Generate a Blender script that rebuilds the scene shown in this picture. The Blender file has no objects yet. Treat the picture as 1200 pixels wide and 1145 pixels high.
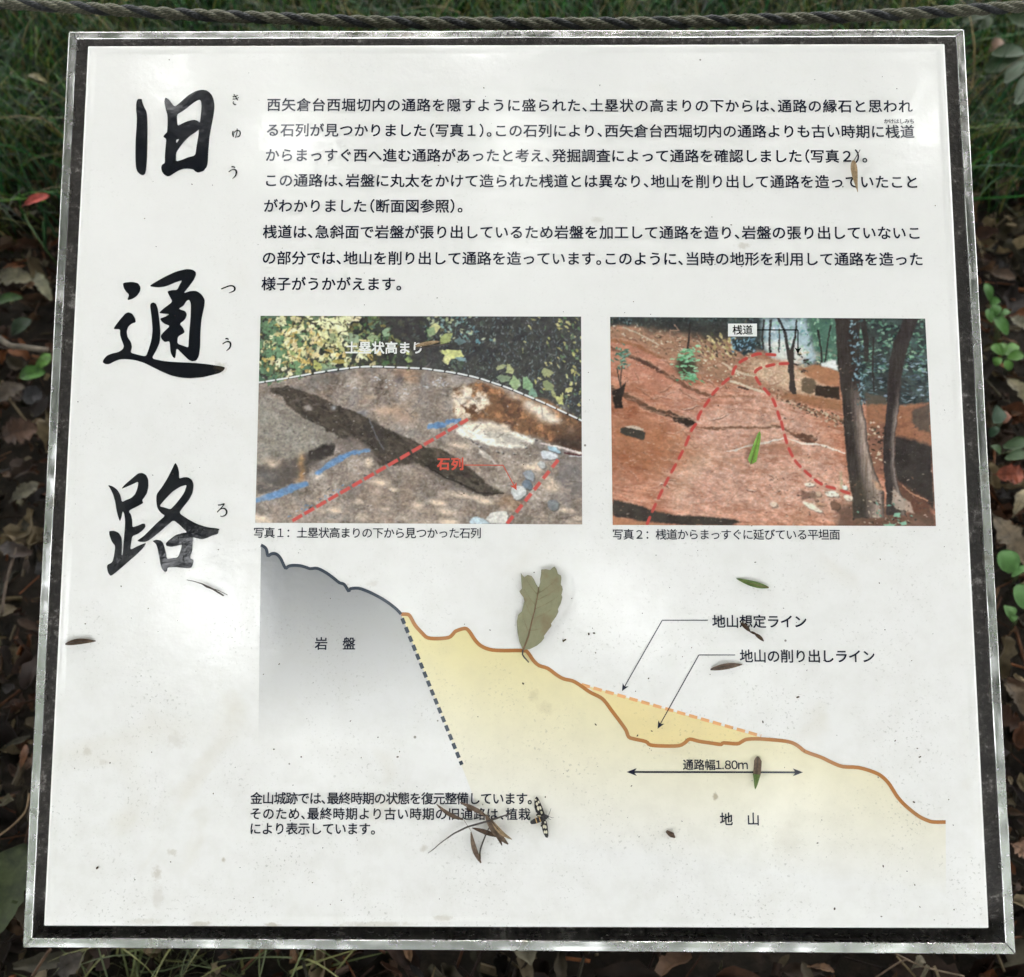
import bpy, bmesh, math, random
import numpy as np
from mathutils import Vector, Matrix, Euler
from mathutils.geometry import tessellate_polygon

# ------------------------------------------------------------------ camera, light, exposure
scene = bpy.context.scene
COL = scene.collection
TILT = math.radians(28.0)          # how far the board leans back from horizontal
BOARD_Z = 0.50                     # height of the centre of the board above the ground
BOARD = Matrix.Translation((0, 0, BOARD_Z)) @ Matrix.Rotation(TILT, 4, 'X')
CAM_LOCAL = Vector((0.00164, -0.08699, 0.64815))      # camera seen from the board
RB = Matrix(((0.9999838, 0.0005824, -0.0056700), (0.0000360, 0.9941017, 0.1084521), (0.0056997, -0.1084505, 0.9940855)))
FPX, PW, PH = 1150.0, 1200.0, 1145.0
cam = bpy.data.cameras.new('camera'); cam_ob = bpy.data.objects.new('camera', cam); COL.objects.link(cam_ob)
cam_ob.matrix_world = BOARD @ Matrix.Translation(CAM_LOCAL) @ RB.transposed().to_4x4()
cam.sensor_fit = 'HORIZONTAL'; cam.sensor_width = 36.0; cam.lens = 36.0 * FPX / PW
cam.clip_start = 0.02; cam.clip_end = 500.0
cam.dof.use_dof = True; cam.dof.focus_distance = 0.66; cam.dof.aperture_fstop = 9.0
scene.camera = cam_ob

SUN_EL, SUN_ROT = math.radians(62), math.radians(12)   # high, behind the board
world = bpy.data.worlds.new('World'); scene.world = world; world.use_nodes = True
wn = world.node_tree; wn.nodes.clear()
sky = wn.nodes.new('ShaderNodeTexSky'); sky.sky_type = 'NISHITA'; sky.sun_disc = False
sky.sun_elevation = SUN_EL; sky.sun_rotation = SUN_ROT; sky.air_density = 0.8; sky.dust_density = 6.0; sky.ozone_density = 0.6
hs = wn.nodes.new('ShaderNodeHueSaturation'); hs.inputs['Saturation'].default_value = 0.12   # thin bright overcast
bgn = wn.nodes.new('ShaderNodeBackground'); bgn.inputs['Strength'].default_value = 0.15
wo = wn.nodes.new('ShaderNodeOutputWorld')
wn.links.new(sky.outputs[0], hs.inputs['Color']); wn.links.new(hs.outputs[0], bgn.inputs[0]); wn.links.new(bgn.outputs[0], wo.inputs[0])
sl = bpy.data.lights.new('sun', 'SUN'); sl.energy = 0.6; sl.angle = math.radians(14); sl.color = (1.0, 0.94, 0.85)
sun = bpy.data.objects.new('sun', sl); COL.objects.link(sun)
sd = Vector((math.sin(SUN_ROT) * math.cos(SUN_EL), math.cos(SUN_ROT) * math.cos(SUN_EL), math.sin(SUN_EL)))
sun.rotation_euler = sd.to_track_quat('Z', 'Y').to_euler()
vs = scene.view_settings; vs.view_transform = 'Standard'; vs.look = 'None'; vs.gamma = 1.0; vs.exposure = 4.1
scene.cycles.use_denoising = True
scene.cycles.max_bounces = 6
R = random.Random(7)
NR = np.random.default_rng(11)

# ------------------------------------------------------------------ helpers
def ray(px, py):
    d = RB.transposed() @ Vector(((px - PW / 2) / FPX, -(py - PH / 2) / FPX, -1.0))
    return CAM_LOCAL.copy(), d
def P(px, py, z=0.0):
    """photo pixel -> point on the board plane (board coordinates, height z)"""
    o, d = ray(px, py); s = (z - o.z) / d.z
    return o + d * s
def G(px, py, z=0.0):
    """photo pixel -> world point at world height z"""
    o, d = ray(px, py); o = BOARD @ o; d = BOARD.to_3x3() @ d
    return o + d * ((z - o.z) / d.z)
_A = np.array([[*(RB[i])] for i in range(3)])
def uv_to_px(u, v):
    X = np.stack([u - CAM_LOCAL.x, v - CAM_LOCAL.y, np.full_like(u, -CAM_LOCAL.z)], -1) @ _A.T
    return PW / 2 + FPX * X[..., 0] / -X[..., 2], PH / 2 - FPX * X[..., 1] / -X[..., 2]

def S(v):                       # srgb 0-255 triple -> linear
    return tuple(((c / 255.0) / 12.92 if c / 255.0 <= 0.04045 else ((c / 255.0 + 0.055) / 1.055) ** 2.4) for c in v)
def meta(o, label=None, cat=None, group=None, kind=None):
    if label: o['label'] = label
    if cat: o['category'] = cat
    if group: o['group'] = group
    if kind: o['kind'] = kind
    return o
def empty(name, mat=None, loc=None):
    o = bpy.data.objects.new(name, None); COL.objects.link(o); o.empty_display_size = 0.02
    if mat is not None: o.matrix_world = mat
    if loc is not None: o.location = loc
    return o
def mk(name, verts, faces, mat, parent=None, smooth=False):
    me = bpy.data.meshes.new(name)
    me.from_pydata([tuple(v) for v in verts], [], [tuple(f) for f in faces]); me.update()
    if smooth: me.polygons.foreach_set('use_smooth', [True] * len(me.polygons))
    if mat: me.materials.append(mat)
    o = bpy.data.objects.new(name, me); COL.objects.link(o)
    if parent: o.parent = parent
    return o
class MB:
    def __init__(s): s.v = []; s.f = []
    def add(s, v, f):
        b = len(s.v); s.v += [tuple(a) for a in v]; s.f += [tuple(i + b for i in q) for q in f]; return s
    def box(s, x0, x1, y0, y1, z0, z1):
        return s.add([(x0,y0,z0),(x1,y0,z0),(x1,y1,z0),(x0,y1,z0),(x0,y0,z1),(x1,y0,z1),(x1,y1,z1),(x0,y1,z1)],
                     [(3,2,1,0),(4,5,6,7),(0,1,5,4),(1,2,6,5),(2,3,7,6),(3,0,4,7)])
    def tube(s, pts, rad, n=6, up=Vector((0, 0, 1))):
        pts = [Vector(p) for p in pts]; V = []; F = []
        for i, p in enumerate(pts):
            t = (pts[min(i + 1, len(pts) - 1)] - pts[max(i - 1, 0)]).normalized()
            a = t.cross(up); a = a.normalized() if a.length > 1e-6 else Vector((1, 0, 0)); b = t.cross(a)
            r = rad[i] if isinstance(rad, (list, tuple)) else rad
            for k in range(n):
                an = 2 * math.pi * k / n; V.append(p + a * math.cos(an) * r + b * math.sin(an) * r)
        for i in range(len(pts) - 1):
            for k in range(n):
                F.append((i*n+k, i*n+(k+1) % n, (i+1)*n+(k+1) % n, (i+1)*n+k))
        F.append(tuple(range(n))[::-1]); F.append(tuple((len(pts)-1)*n + k for k in range(n)))
        return s.add(V, F)
    def build(s, name, mat, parent=None, smooth=False): return mk(name, s.v, s.f, mat, parent, smooth)

def material(name, color=(0.5,)*3, rough=0.6, metal=0.0, spec=0.5, build=None, coat=0.0):
    m = bpy.data.materials.new(name); m.use_nodes = True
    nt = m.node_tree; b = nt.nodes['Principled BSDF']
    b.inputs['Base Color'].default_value = (*color, 1); b.inputs['Roughness'].default_value = rough
    b.inputs['Metallic'].default_value = metal; b.inputs['Specular IOR Level'].default_value = spec
    b.inputs['Coat Weight'].default_value = coat
    if build: build(nt, b)
    return m
def N(nt, kind, **kw):
    n = nt.nodes.new(kind)
    for k, v in kw.items():
        if k in n.inputs: n.inputs[k].default_value = v
        else: setattr(n, k, v)
    return n
def noise(nt, scale, detail=4, rough=0.55, vec=None, dist=0.0):
    n = N(nt, 'ShaderNodeTexNoise'); n.inputs['Scale'].default_value = scale; n.inputs['Detail'].default_value = detail
    n.inputs['Roughness'].default_value = rough; n.inputs['Distortion'].default_value = dist
    if vec is None:
        tc = nt.nodes.new('ShaderNodeTexCoord'); vec = tc.outputs['Object']
    nt.links.new(vec, n.inputs['Vector']); return n
def ramp(nt, fac, stops, interp='LINEAR'):
    r = nt.nodes.new('ShaderNodeValToRGB'); r.color_ramp.interpolation = interp
    e = r.color_ramp.elements
    while len(e) < len(stops): e.new(0.5)
    for q, (p, c) in zip(e, stops):
        q.position = p; q.color = (*c, 1) if len(c) == 3 else c
    nt.links.new(fac, r.inputs[0]); return r
def mixc(nt, fac, a, b, mode='MIX'):
    m = nt.nodes.new('ShaderNodeMix'); m.data_type = 'RGBA'; m.blend_type = mode
    for sock, v in ((m.inputs[0], fac), (m.inputs[6], a), (m.inputs[7], b)):
        if hasattr(v, 'links'): nt.links.new(v, sock)
        elif isinstance(v, (int, float)): sock.default_value = v
        else: sock.default_value = (*v, 1)
    return m.outputs[2]
def math_(nt, op, a, b=0.0, c=None):
    m = nt.nodes.new('ShaderNodeMath'); m.operation = op
    for s_, v in zip(m.inputs, (a, b, c)):
        if v is None: continue
        if hasattr(v, 'links'): nt.links.new(v, s_)
        else: s_.default_value = v
    return m.outputs[0]
def bump(nt, b, height, strength, dist=0.001):
    n = nt.nodes.new('ShaderNodeBump'); n.inputs['Strength'].default_value = strength; n.inputs['Distance'].default_value = dist
    nt.links.new(height, n.inputs['Height']); nt.links.new(n.outputs[0], b.inputs['Normal'])

# ------------------------------------------------------------------ plate and print materials (share gloss, waviness and dirt)
GW, GH = 0.600, 0.5926     # plate size
def glaze(nt, b, col, k=1.0):
    """enamelled ceramic glaze over colour `col` with its weathering: fine specks, dust film, stains near the lower edge"""
    tc = nt.nodes.new('ShaderNodeTexCoord'); v = tc.outputs['Object']
    sep = nt.nodes.new('ShaderNodeSeparateXYZ'); nt.links.new(v, sep.inputs[0])
    low = nt.nodes.new('ShaderNodeMapRange'); nt.links.new(sep.outputs['Y'], low.inputs[0])
    low.inputs[1].default_value = 0.12; low.inputs[2].default_value = -0.25; low.inputs[3].default_value = 0.25; low.inputs[4].default_value = 1.0
    # fine dark specks, gathered in patches
    patch = noise(nt, 22, 3, 0.6, v)
    pr = ramp(nt, patch.outputs[0], [(0.42, (0, 0, 0)), (0.66, (1, 1, 1))])
    sp = noise(nt, 520, 2, 0.6, v)
    sr = ramp(nt, sp.outputs[0], [(0.60, (0, 0, 0)), (0.72, (1, 1, 1))])
    f1 = math_(nt, 'MULTIPLY', math_(nt, 'MULTIPLY', sr.outputs[0], pr.outputs[0]), low.outputs[0])
    f1 = math_(nt, 'MULTIPLY', f1, 0.52 * k)
    c1 = mixc(nt, f1, col, S((128, 124, 112)))
    # coarse faint mottling
    mo = noise(nt, 60, 5, 0.65, v)
    mr = ramp(nt, mo.outputs[0], [(0.42, (0, 0, 0)), (0.75, (1, 1, 1))])
    c2 = mixc(nt, math_(nt, 'MULTIPLY', math_(nt, 'MULTIPLY', mr.outputs[0], low.outputs[0]), 0.17 * k), c1, S((176, 170, 150)))
    # separate crumbs of dirt
    vo = N(nt, 'ShaderNodeTexVoronoi'); vo.inputs['Scale'].default_value = 62; nt.links.new(v, vo.inputs['Vector'])
    rnd = nt.nodes.new('ShaderNodeSeparateColor'); nt.links.new(vo.outputs['Color'], rnd.inputs[0])
    rr = math_(nt, 'MULTIPLY', math_(nt, 'GREATER_THAN', rnd.outputs[0], 0.80), math_(nt, 'MULTIPLY', rnd.outputs[1], 0.062))
    dot = math_(nt, 'LESS_THAN', vo.outputs['Distance'], rr)
    c3 = mixc(nt, math_(nt, 'MULTIPLY', dot, 0.75 * k), c2, S((96, 88, 74)))
    # soft yellow-brown stains
    so = noise(nt, 13, 3, 0.5, v, 0.8)
    sm = ramp(nt, so.outputs[0], [(0.62, (0, 0, 0)), (0.80, (1, 1, 1))])
    c4 = mixc(nt, math_(nt, 'MULTIPLY', math_(nt, 'MULTIPLY', sm.outputs[0], low.outputs[0]), 0.30 * k), c3, S((188, 172, 128)))
    out = c4
    for (px, py, rx, ry, a) in ((184, 1024, 7, 9, .34), (201, 999, 6, 6, .28), (185, 1050, 8, 16, .18), (102, 881, 6, 7, .22), (122, 893, 7, 4, .16),
                                (440, 1084, 60, 5, .3), (235, 1083, 14, 4, .4), (170, 1080, 26, 5, .2), (497, 994, 6, 5, .3), (437, 684, 8, 5, .16),
                                (205, 868, 14, 12, .16), (258, 430, 10, 8, .3), (700, 258, 9, 6, .2), (870, 288, 10, 5, .28), (838, 934, 4, 5, .6), (922, 985, 22, 26, .10),
                                (262, 1007, 3, 4, .5), (560, 962, 22, 10, .12), (640, 830, 12, 9, .15), (520, 1076, 14, 4, .3), (625, 815, 8, 8, .2), (320, 1084, 12, 3, .5)):
        q = P(px, py); e = P(px + rx, py); g = P(px, py + ry)
        mp = nt.nodes.new('ShaderNodeMapping'); nt.links.new(v, mp.inputs[0]); mp.vector_type = 'POINT'
        sx, sy = 1 / (e.x - q.x), 1 / (q.y - g.y)
        mp.inputs['Scale'].default_value = (sx, sy, 0); mp.inputs['Location'].default_value = (-q.x * sx, -q.y * sy, 0)
        ln = nt.nodes.new('ShaderNodeVectorMath'); ln.operation = 'LENGTH'; nt.links.new(mp.outputs[0], ln.inputs[0])
        edge = noise(nt, 260, 3, 0.7, v)
        d = math_(nt, 'ADD', ln.outputs['Value'], math_(nt, 'MULTIPLY', math_(nt, 'SUBTRACT', edge.outputs[0], 0.5), 2.2))
        r2 = ramp(nt, d, [(0.35, (1, 1, 1)), (1.0, (0, 0, 0))])
        out = mixc(nt, math_(nt, 'MULTIPLY', r2.outputs[0], a * k), out, S((150, 132, 96)))
    nt.links.new(out, b.inputs['Base Color'])
    # gloss: rougher where dusty; slight waviness of the glaze
    rg = nt.nodes.new('ShaderNodeMapRange'); nt.links.new(mo.outputs[0], rg.inputs[0])
    rg.inputs[3].default_value = 0.05; rg.inputs[4].default_value = 0.17
    nt.links.new(rg.outputs[0], b.inputs['Roughness'])
    w1 = noise(nt, 55, 2, 0.5, v); w2 = noise(nt, 420, 2, 0.5, v)
    h = math_(nt, 'ADD', math_(nt, 'MULTIPLY', w1.outputs[0], 0.16), math_(nt, 'MULTIPLY', w2.outputs[0], 0.030))
    bump(nt, b, h, 1.0, 0.0016)
    b.inputs['Specular IOR Level'].default_value = 0.75

def plain(col):
    def f(nt, b):
        c = nt.nodes.new('ShaderNodeRGB'); c.outputs[0].default_value = (*col, 1); glaze(nt, b, c.outputs[0], 1.0 if max(col) > .3 else .35)
    return f
def from_attr(nt, b):
    a = nt.nodes.new('ShaderNodeAttribute'); a.attribute_name = 'print'; glaze(nt, b, a.outputs['Color'])
PLATE = (0.825, 0.805, 0.785)
M = {}
M['plate'] = material('enamel_white', build=plain(PLATE))
M['ink'] = material('ink_black', build=plain((0.016, 0.018, 0.035)))
M['ink_title'] = material('ink_title', build=plain((0.008, 0.009, 0.013)))
M['ink_slate'] = material('ink_slate', build=plain((0.05, 0.062, 0.085)))
M['ink_white'] = material('ink_white', build=plain((0.80, 0.80, 0.78)))
M['ink_red'] = material('ink_red', build=plain((0.60, 0.09, 0.06)))
M['ink_pure'] = material('ink_dark', build=plain((0.004, 0.004, 0.005)))
M['ink_brown'] = material('ink_brown', build=plain((0.44, 0.185, 0.062)))
M['ink_orange'] = material('ink_orange', build=plain((0.82, 0.42, 0.19)))
M['ink_amber'] = material('ink_amber', build=plain((0.82, 0.68, 0.36)))
M['ink_photo'] = material('printed_photograph', build=from_attr)

# ------------------------------------------------------------------ the sign: tray, rails, plate
sign = empty('information_sign', BOARD)
meta(sign, 'square white information board with Japanese text, photographs and diagram in a steel-rimmed tray', 'sign')
def steel(nt, b):
    tc = nt.nodes.new('ShaderNodeTexCoord'); v = tc.outputs['Object']
    w = noise(nt, 15, 2, 0.5, v); w2 = noise(nt, 140, 3, 0.6, v)
    h = math_(nt, 'ADD', w.outputs[0], math_(nt, 'MULTIPLY', w2.outputs[0], 0.004))
    bump(nt, b, h, 1.0, 0.0085)
    g = noise(nt, 70, 5, 0.7, v)
    r = ramp(nt, g.outputs[0], [(0.54, (0.90, 0.89, 0.875)), (0.74, (0.50, 0.46, 0.39))])
    nt.links.new(r.outputs[0], b.inputs['Base Color'])
    rr = nt.nodes.new('ShaderNodeMapRange'); nt.links.new(g.outputs[0], rr.inputs[0]); rr.inputs[3].default_value = 0.16; rr.inputs[4].default_value = 0.36
    nt.links.new(rr.outputs[0], b.inputs['Roughness'])
M['steel'] = material('stainless_steel', metal=1.0, build=steel)
def dullsteel(nt, b):
    g = noise(nt, 60, 4, 0.6)
    nt.links.new(ramp(nt, g.outputs[0], [(0.35, (0.16, 0.15, 0.14)), (0.7, (0.30, 0.29, 0.27))]).outputs[0], b.inputs['Base Color'])
M['post'] = material('dull_post', rough=0.55, metal=0.6, build=dullsteel)
def tray(nt, b):
    tc = nt.nodes.new('ShaderNodeTexCoord'); v = tc.outputs['Object']
    g = noise(nt, 240, 5, 0.7, v); g2 = noise(nt, 40, 4, 0.7, v)
    m = math_(nt, 'ADD', math_(nt, 'MULTIPLY', g.outputs[0], 0.55), math_(nt, 'MULTIPLY', g2.outputs[0], 0.45))
    r = ramp(nt, m, [(0.34, (0.006, 0.004, 0.003)), (0.48, (0.016, 0.012, 0.010)), (0.56, (0.045, 0.037, 0.033)), (0.66, (0.28, 0.26, 0.24))])
    nt.links.new(r.outputs[0], b.inputs['Base Color'])
    bump(nt, b, g.outputs[0], 0.9, 0.002)
M['tray'] = material('weathered_sealant', rough=0.55, build=tray)

# tray box: closed underside and floor of the tray, 11 mm below the rim
XO, YT, YB = 0.3138, 0.3068, -0.3105           # outer edge of the rails
XI, YTI, YBI = 0.3078, 0.3012, -0.3042         # inner edge of the rails
ZR, ZF, ZB = -0.0005, -0.019, -0.036          # rim, tray floor, underside
mb = MB(); nx = 90; fv = []; ff = []
xs = np.linspace(-XI - .0025, XI + .0032, nx); ys = np.linspace(YBI - .0025, YTI + .0025, nx)
for j in range(nx):
    for i in range(nx): fv.append((xs[i], ys[j], (-.0040 - .0132 * float(np.clip((-.283 - ys[j]) / .012, 0, 1))) + NR.uniform(-.0005, .0005)))
for j in range(nx - 1):
    for i in range(nx - 1): ff.append((j*nx+i, j*nx+i+1, (j+1)*nx+i+1, (j+1)*nx+i))
mb.add(fv, ff); mb.box(-XI - .001, XI + .001, YBI - .001, YTI + .001, ZB, ZF - .002)
mb.build('tray_floor', M['tray'], sign, True)
def rail(c0, c1, i0, i1):
    """one mitred rail: c0,c1 outer corners; i0,i1 inner corners (x,y)"""
    seg = 60; prof = [(0.0, ZB + .002), (0.0, ZR - .0032), (0.02, ZR - .0009), (0.07, ZR - .0002), (0.12, ZR), (0.5, ZR + .00005), (0.92, ZR), (0.97, ZR - .00025), (1.0, ZR - .0011), (1.0, ZF - .002)]
    V = []; F = []
    ph = R.uniform(0, 9)
    for k in range(seg + 1):
        t = k / seg
        o = Vector(c0).lerp(Vector(c1), t); i = Vector(i0).lerp(Vector(i1), t)
        wob = 0.00018 * math.sin(t * 21 + ph) * math.sin(math.pi * t) + 0.0001 * math.sin(t * 47 + ph)
        for (a, z) in prof:
            p = o.lerp(i, a); V.append((p.x, p.y, z + wob * (1 if z > ZF else 0)))
    n = len(prof)
    for k in range(seg):
        for a in range(n - 1): F.append((k*n+a, (k+1)*n+a, (k+1)*n+a+1, k*n+a+1))
    F.append(tuple(range(n))); F.append(tuple(seg*n + a for a in range(n))[::-1])
    o = mk('frame_rail', V, F, M['steel'], sign)
    me = o.data
    bm = bmesh.new(); bm.from_mesh(me); bmesh.ops.recalc_face_normals(bm, faces=bm.faces)
    for f_ in bm.faces:
        if len(f_.verts) > 4: f_.smooth = False
    bm.to_mesh(me); bm.free()
    return o
g_ = 0.00036
O = {'tl': (-XO, YT), 'tr': (XO, YT), 'br': (XO + .0022, YB - .0016), 'bl': (-XO + .0012, YB + .001)}
I = {'tl': (-XI, YTI), 'tr': (XI, YTI), 'br': (XI + .0018, YBI - .0006), 'bl': (-XI + .0012, YBI + .0008)}
def sh(p, dx, dy): return (p[0] + dx * g_, p[1] + dy * g_)
rail(sh(O['tl'], 1, 0), sh(O['tr'], -1, 0), sh(I['tl'], 1, 0), sh(I['tr'], -1, 0))
rail(sh(O['tr'], 0, -1), sh(O['br'], 0, 1), sh(I['tr'], 0, -1), sh(I['br'], 0, 1))
rail(sh(O['br'], -1, 0), sh(O['bl'], 1, 0), sh(I['br'], -1, 0), sh(I['bl'], 1, 0))
rail(sh(O['bl'], 0, 1), sh(O['tl'], 0, -1), sh(I['bl'], 0, 1), sh(I['tl'], 0, -1))
# crumbling sealant along the lower rail
mb = MB()
for k in range(320):
    x = -0.29 + 0.585 * R.random(); fx = 1.0 if x < -.12 else .45
    if math.sin(x*90 + 2*math.sin(x*41)) < -.2 + .5*(x > -.1): continue
    w = R.uniform(.0006, .0022); d = R.uniform(.0003, .0014) * fx
    y = YBI + .0009 - d * .5; z = ZR - .0016; n = 5; h_ = R.uniform(.0004, .0011)
    a0 = R.uniform(0, 6)
    ring = [(x + w * math.cos(a + a0) * R.uniform(.6, 1.2), y + d * math.sin(a + a0) * R.uniform(.6, 1.3), z + R.uniform(0, .0005)) for a in [i * 2 * math.pi / n for i in range(n)]]
    mb.add(ring + [(x + R.uniform(-.3, .3) * w, y, z + h_)] + [(p[0], p[1], z - .005) for p in ring], [(i, (i+1) % n, n) for i in range(n)] + [(i + n + 1, (i+1) % n + n + 1, (i+1) % n, i) for i in range(n)])
M['tray_dark'] = material('dark_sealant', (0.012, 0.010, 0.009), .8, spec=.2)
o = mb.build('sealant_crumbs', M['tray_dark'], sign, False); o['kind'] = 'stuff'
# support post and its foot under the board
Binv = BOARD.inverted()
post_top = BOARD @ Vector((0.0, -0.03, ZB))
mbp = MB(); hw = 0.03
yy0, yy1 = post_top.y - hw, post_top.y + hw
def under(y): return BOARD_Z + (y * math.tan(TILT)) + ZB / math.cos(TILT) - .001
mbp.add([Binv @ Vector(p) for p in ((-hw, yy0, -.05), (hw, yy0, -.05), (hw, yy1, -.05), (-hw, yy1, -.05), (-hw, yy0, under(yy0)), (hw, yy0, under(yy0)), (hw, yy1, under(yy1)), (-hw, yy1, under(yy1)))],
        [(3,2,1,0),(4,5,6,7),(0,1,5,4),(1,2,6,5),(2,3,7,6),(3,0,4,7)])
mbp.build('post', M['post'], sign)
# plate: slab with a softly rounded, slightly raised glaze lip
def plate_mesh():
    prof = [(0.0, -.0085), (0.0, -.0022), (.0003, -.0010), (.0010, -.0002), (.0020, .0), (.0042, -.00002), (.0056, -.00028), (.0072, -.00032)]
    V = []; F = []; n = 4
    cr = 0.0012
    def ring(ins, z):
        hx, hy = GW / 2 - ins, GH / 2 - ins; c = max(cr - ins, .0002); pts = []
        for (sx, sy, a0) in ((1, 1, 0), (-1, 1, 90), (-1, -1, 180), (1, -1, 270)):
            for k in range(n):
                a = math.radians(a0 + 90 * k / (n - 1)); pts.append((sx * (hx - c) + c * math.cos(a), sy * (hy - c) + c * math.sin(a), z))
        return pts
    m = 4 * n
    for (i, z) in prof: V.extend(ring(i, z))
    for r in range(len(prof) - 1):
        for k in range(m): F.append((r*m+k, r*m+(k+1) % m, (r+1)*m+(k+1) % m, (r+1)*m+k))
    F.append(tuple((len(prof)-1)*m + k for k in range(m))); F.append(tuple(range(m))[::-1])
    return V, F
pv, pf = plate_mesh()
plate = mk('plate', pv, pf, M['plate'], sign, True)
plate.data.polygons[len(plate.data.polygons)-2].use_smooth = False
Z0 = -.00032 + .00006      # print layers, each a hair above the last
L1, L2, L3, L4, L5 = [Z0 + i * .00005 for i in range(5)]

# ------------------------------------------------------------------ flat print: glyphs and shapes
TEXT = []     # queued (name, string, x0,y0,x1,y1,size_px,mat,layer,bold)
MEAS = False
def cell(ch):
    if ch in '、。）': return 0.5, 0.0
    if ch == '（': return 0.5, -0.5
    if ch in '１８０ｍ' and MEAS: return {'１': (.52, -.24), '８': (.60, -.20), '０': (.60, -.20), 'ｍ': (.92, -.04)}[ch]
    if ch == '.': return .30, 0.04
    return 1.0, 0.0
def T(name, s, x0, y0, x1, y1, size, mat='ink', layer=L4, bold=0.014): TEXT.append((name, s, x0, y0, x1, y1, size, mat, layer, bold))
SZ = 17.3
T('text_line', '西矢倉台西堀切内の通路を隠すように盛られた、土塁状の高まりの下からは、通路の縁石と思われ', 313.3, 122.7, 1069.2, 124.6, SZ)
T('text_line', 'る石列が見つかりました（写真１）。この石列により、西矢倉台西堀切内の通路よりも古い時期に桟道', 313, 152.3, 1071.3, 154.3, SZ)
T('text_line', 'からまっすぐ西へ進む通路があったと考え、発掘調査によって通路を確認しました（写真２）。', 311.7, 181.7, 1016, 183.2, SZ)
T('text_line', 'この通路は、岩盤に丸太をかけて造られた桟道とは異なり、地山を削り出して通路を造っていたこと', 312, 211.3, 1074.5, 213.3, SZ)
T('text_line', 'がわかりました（断面図参照）。', 309.6, 241.2, 541.8, 241.6, SZ)
T('text_line', '桟道は、急斜面で岩盤が張り出しているため岩盤を加工して通路を造り、岩盤の張り出していないこ', 308.2, 271.6, 1077.3, 273.0, SZ)
T('text_line', 'の部分では、地山を削り出して通路を造っています。このように、当時の地形を利用して通路を造った', 308.2, 302.2, 1080.8, 303.9, SZ)
T('text_line', '様子がうかがえます。', 306.6, 332.6, 470, 332.9, SZ)
T('ruby_text', 'かけはしみち', 1036.2, 141.9, 1071, 142.1, 6.4, bold=.012)
T('photo_caption', '写真１：土塁状高まりの下から見つかった石列', 297.5, 624.3, 563.3, 624.8, 13.4, bold=0.006)
T('photo_caption', '写真２：桟道からまっすぐに延びている平坦面', 718.3, 626.3, 984.2, 626.6, 13.4, bold=0.006)
T('diagram_label', '岩', 369.0, 754.3, 383.6, 754.3, 15.6)
T('diagram_label', '盤', 401.7, 754.3, 416.4, 754.3, 15.6)
T('diagram_label', '地山想定ライン', 834.9, 728.4, 944.8, 728.4, 16.2)
T('diagram_label', '地山の削り出しライン', 867.2, 769, 1024.7, 769.2, 16.2)
T('diagram_label', '通路幅１.８０ｍ', 800.5, 896.2, 876.2, 896.4, 13.0)
T('diagram_label', '地', 843.8, 960, 858.6, 960, 15.8)
T('diagram_label', '山', 876.6, 960, 890.6, 960, 15.8)
T('footnote_line', '金山城跡では、最終時期の状態を復元整備しています。', 293.6, 935.6, 623, 936.0, 14.6)
T('footnote_line', 'そのため、最終時期より古い時期の旧通路は、植栽', 293.8, 953.6, 621.4, 954.2, 14.6)
T('footnote_line', 'により表示しています。', 293.8, 971.2, 439.3, 971.5, 14.6)
T('photo_label', '土塁状高まり', 405.2, 407.5, 494, 407.6, 15.4, 'ink_white', L3, .022)
T('photo_label', '石列', 512.4, 543.6, 542.6, 543.6, 15.5, 'ink_red', L3, .03)
T('photo_label', '桟道', 858.6, 386.6, 882.0, 386.6, 12.2, 'ink_pure', L4, .012)

def glyph_cache():
    need = sorted({(c, 0.0) for t in TEXT for c in t[1]})
    tmp = []
    for c, bold in need:
        cu = bpy.data.curves.new('glyph', 'FONT'); cu.body = c; cu.size = 1; cu.resolution_u = 3; cu.offset = bold
        o = bpy.data.objects.new('glyph', cu); COL.objects.link(o); tmp.append((c, bold, o, cu))
    bpy.context.view_layer.update(); dg = bpy.context.evaluated_depsgraph_get(); out = {}
    for c, bold, o, cu in tmp:
        me = o.evaluated_get(dg).to_mesh()
        n = len(me.vertices); co = np.empty(n * 3); me.vertices.foreach_get('co', co)
        out[(c, bold)] = (co.reshape(-1, 3)[:, :2].copy(), [tuple(p.vertices) for p in me.polygons])
        o.evaluated_get(dg).to_mesh_clear()
    for c, bold, o, cu in tmp:
        bpy.data.objects.remove(o); bpy.data.curves.remove(cu)
    return out
GL = glyph_cache()
PXU = (P(1000, 250) - P(400, 250)).x / 600          # metres per photo pixel near the upper text
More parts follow.
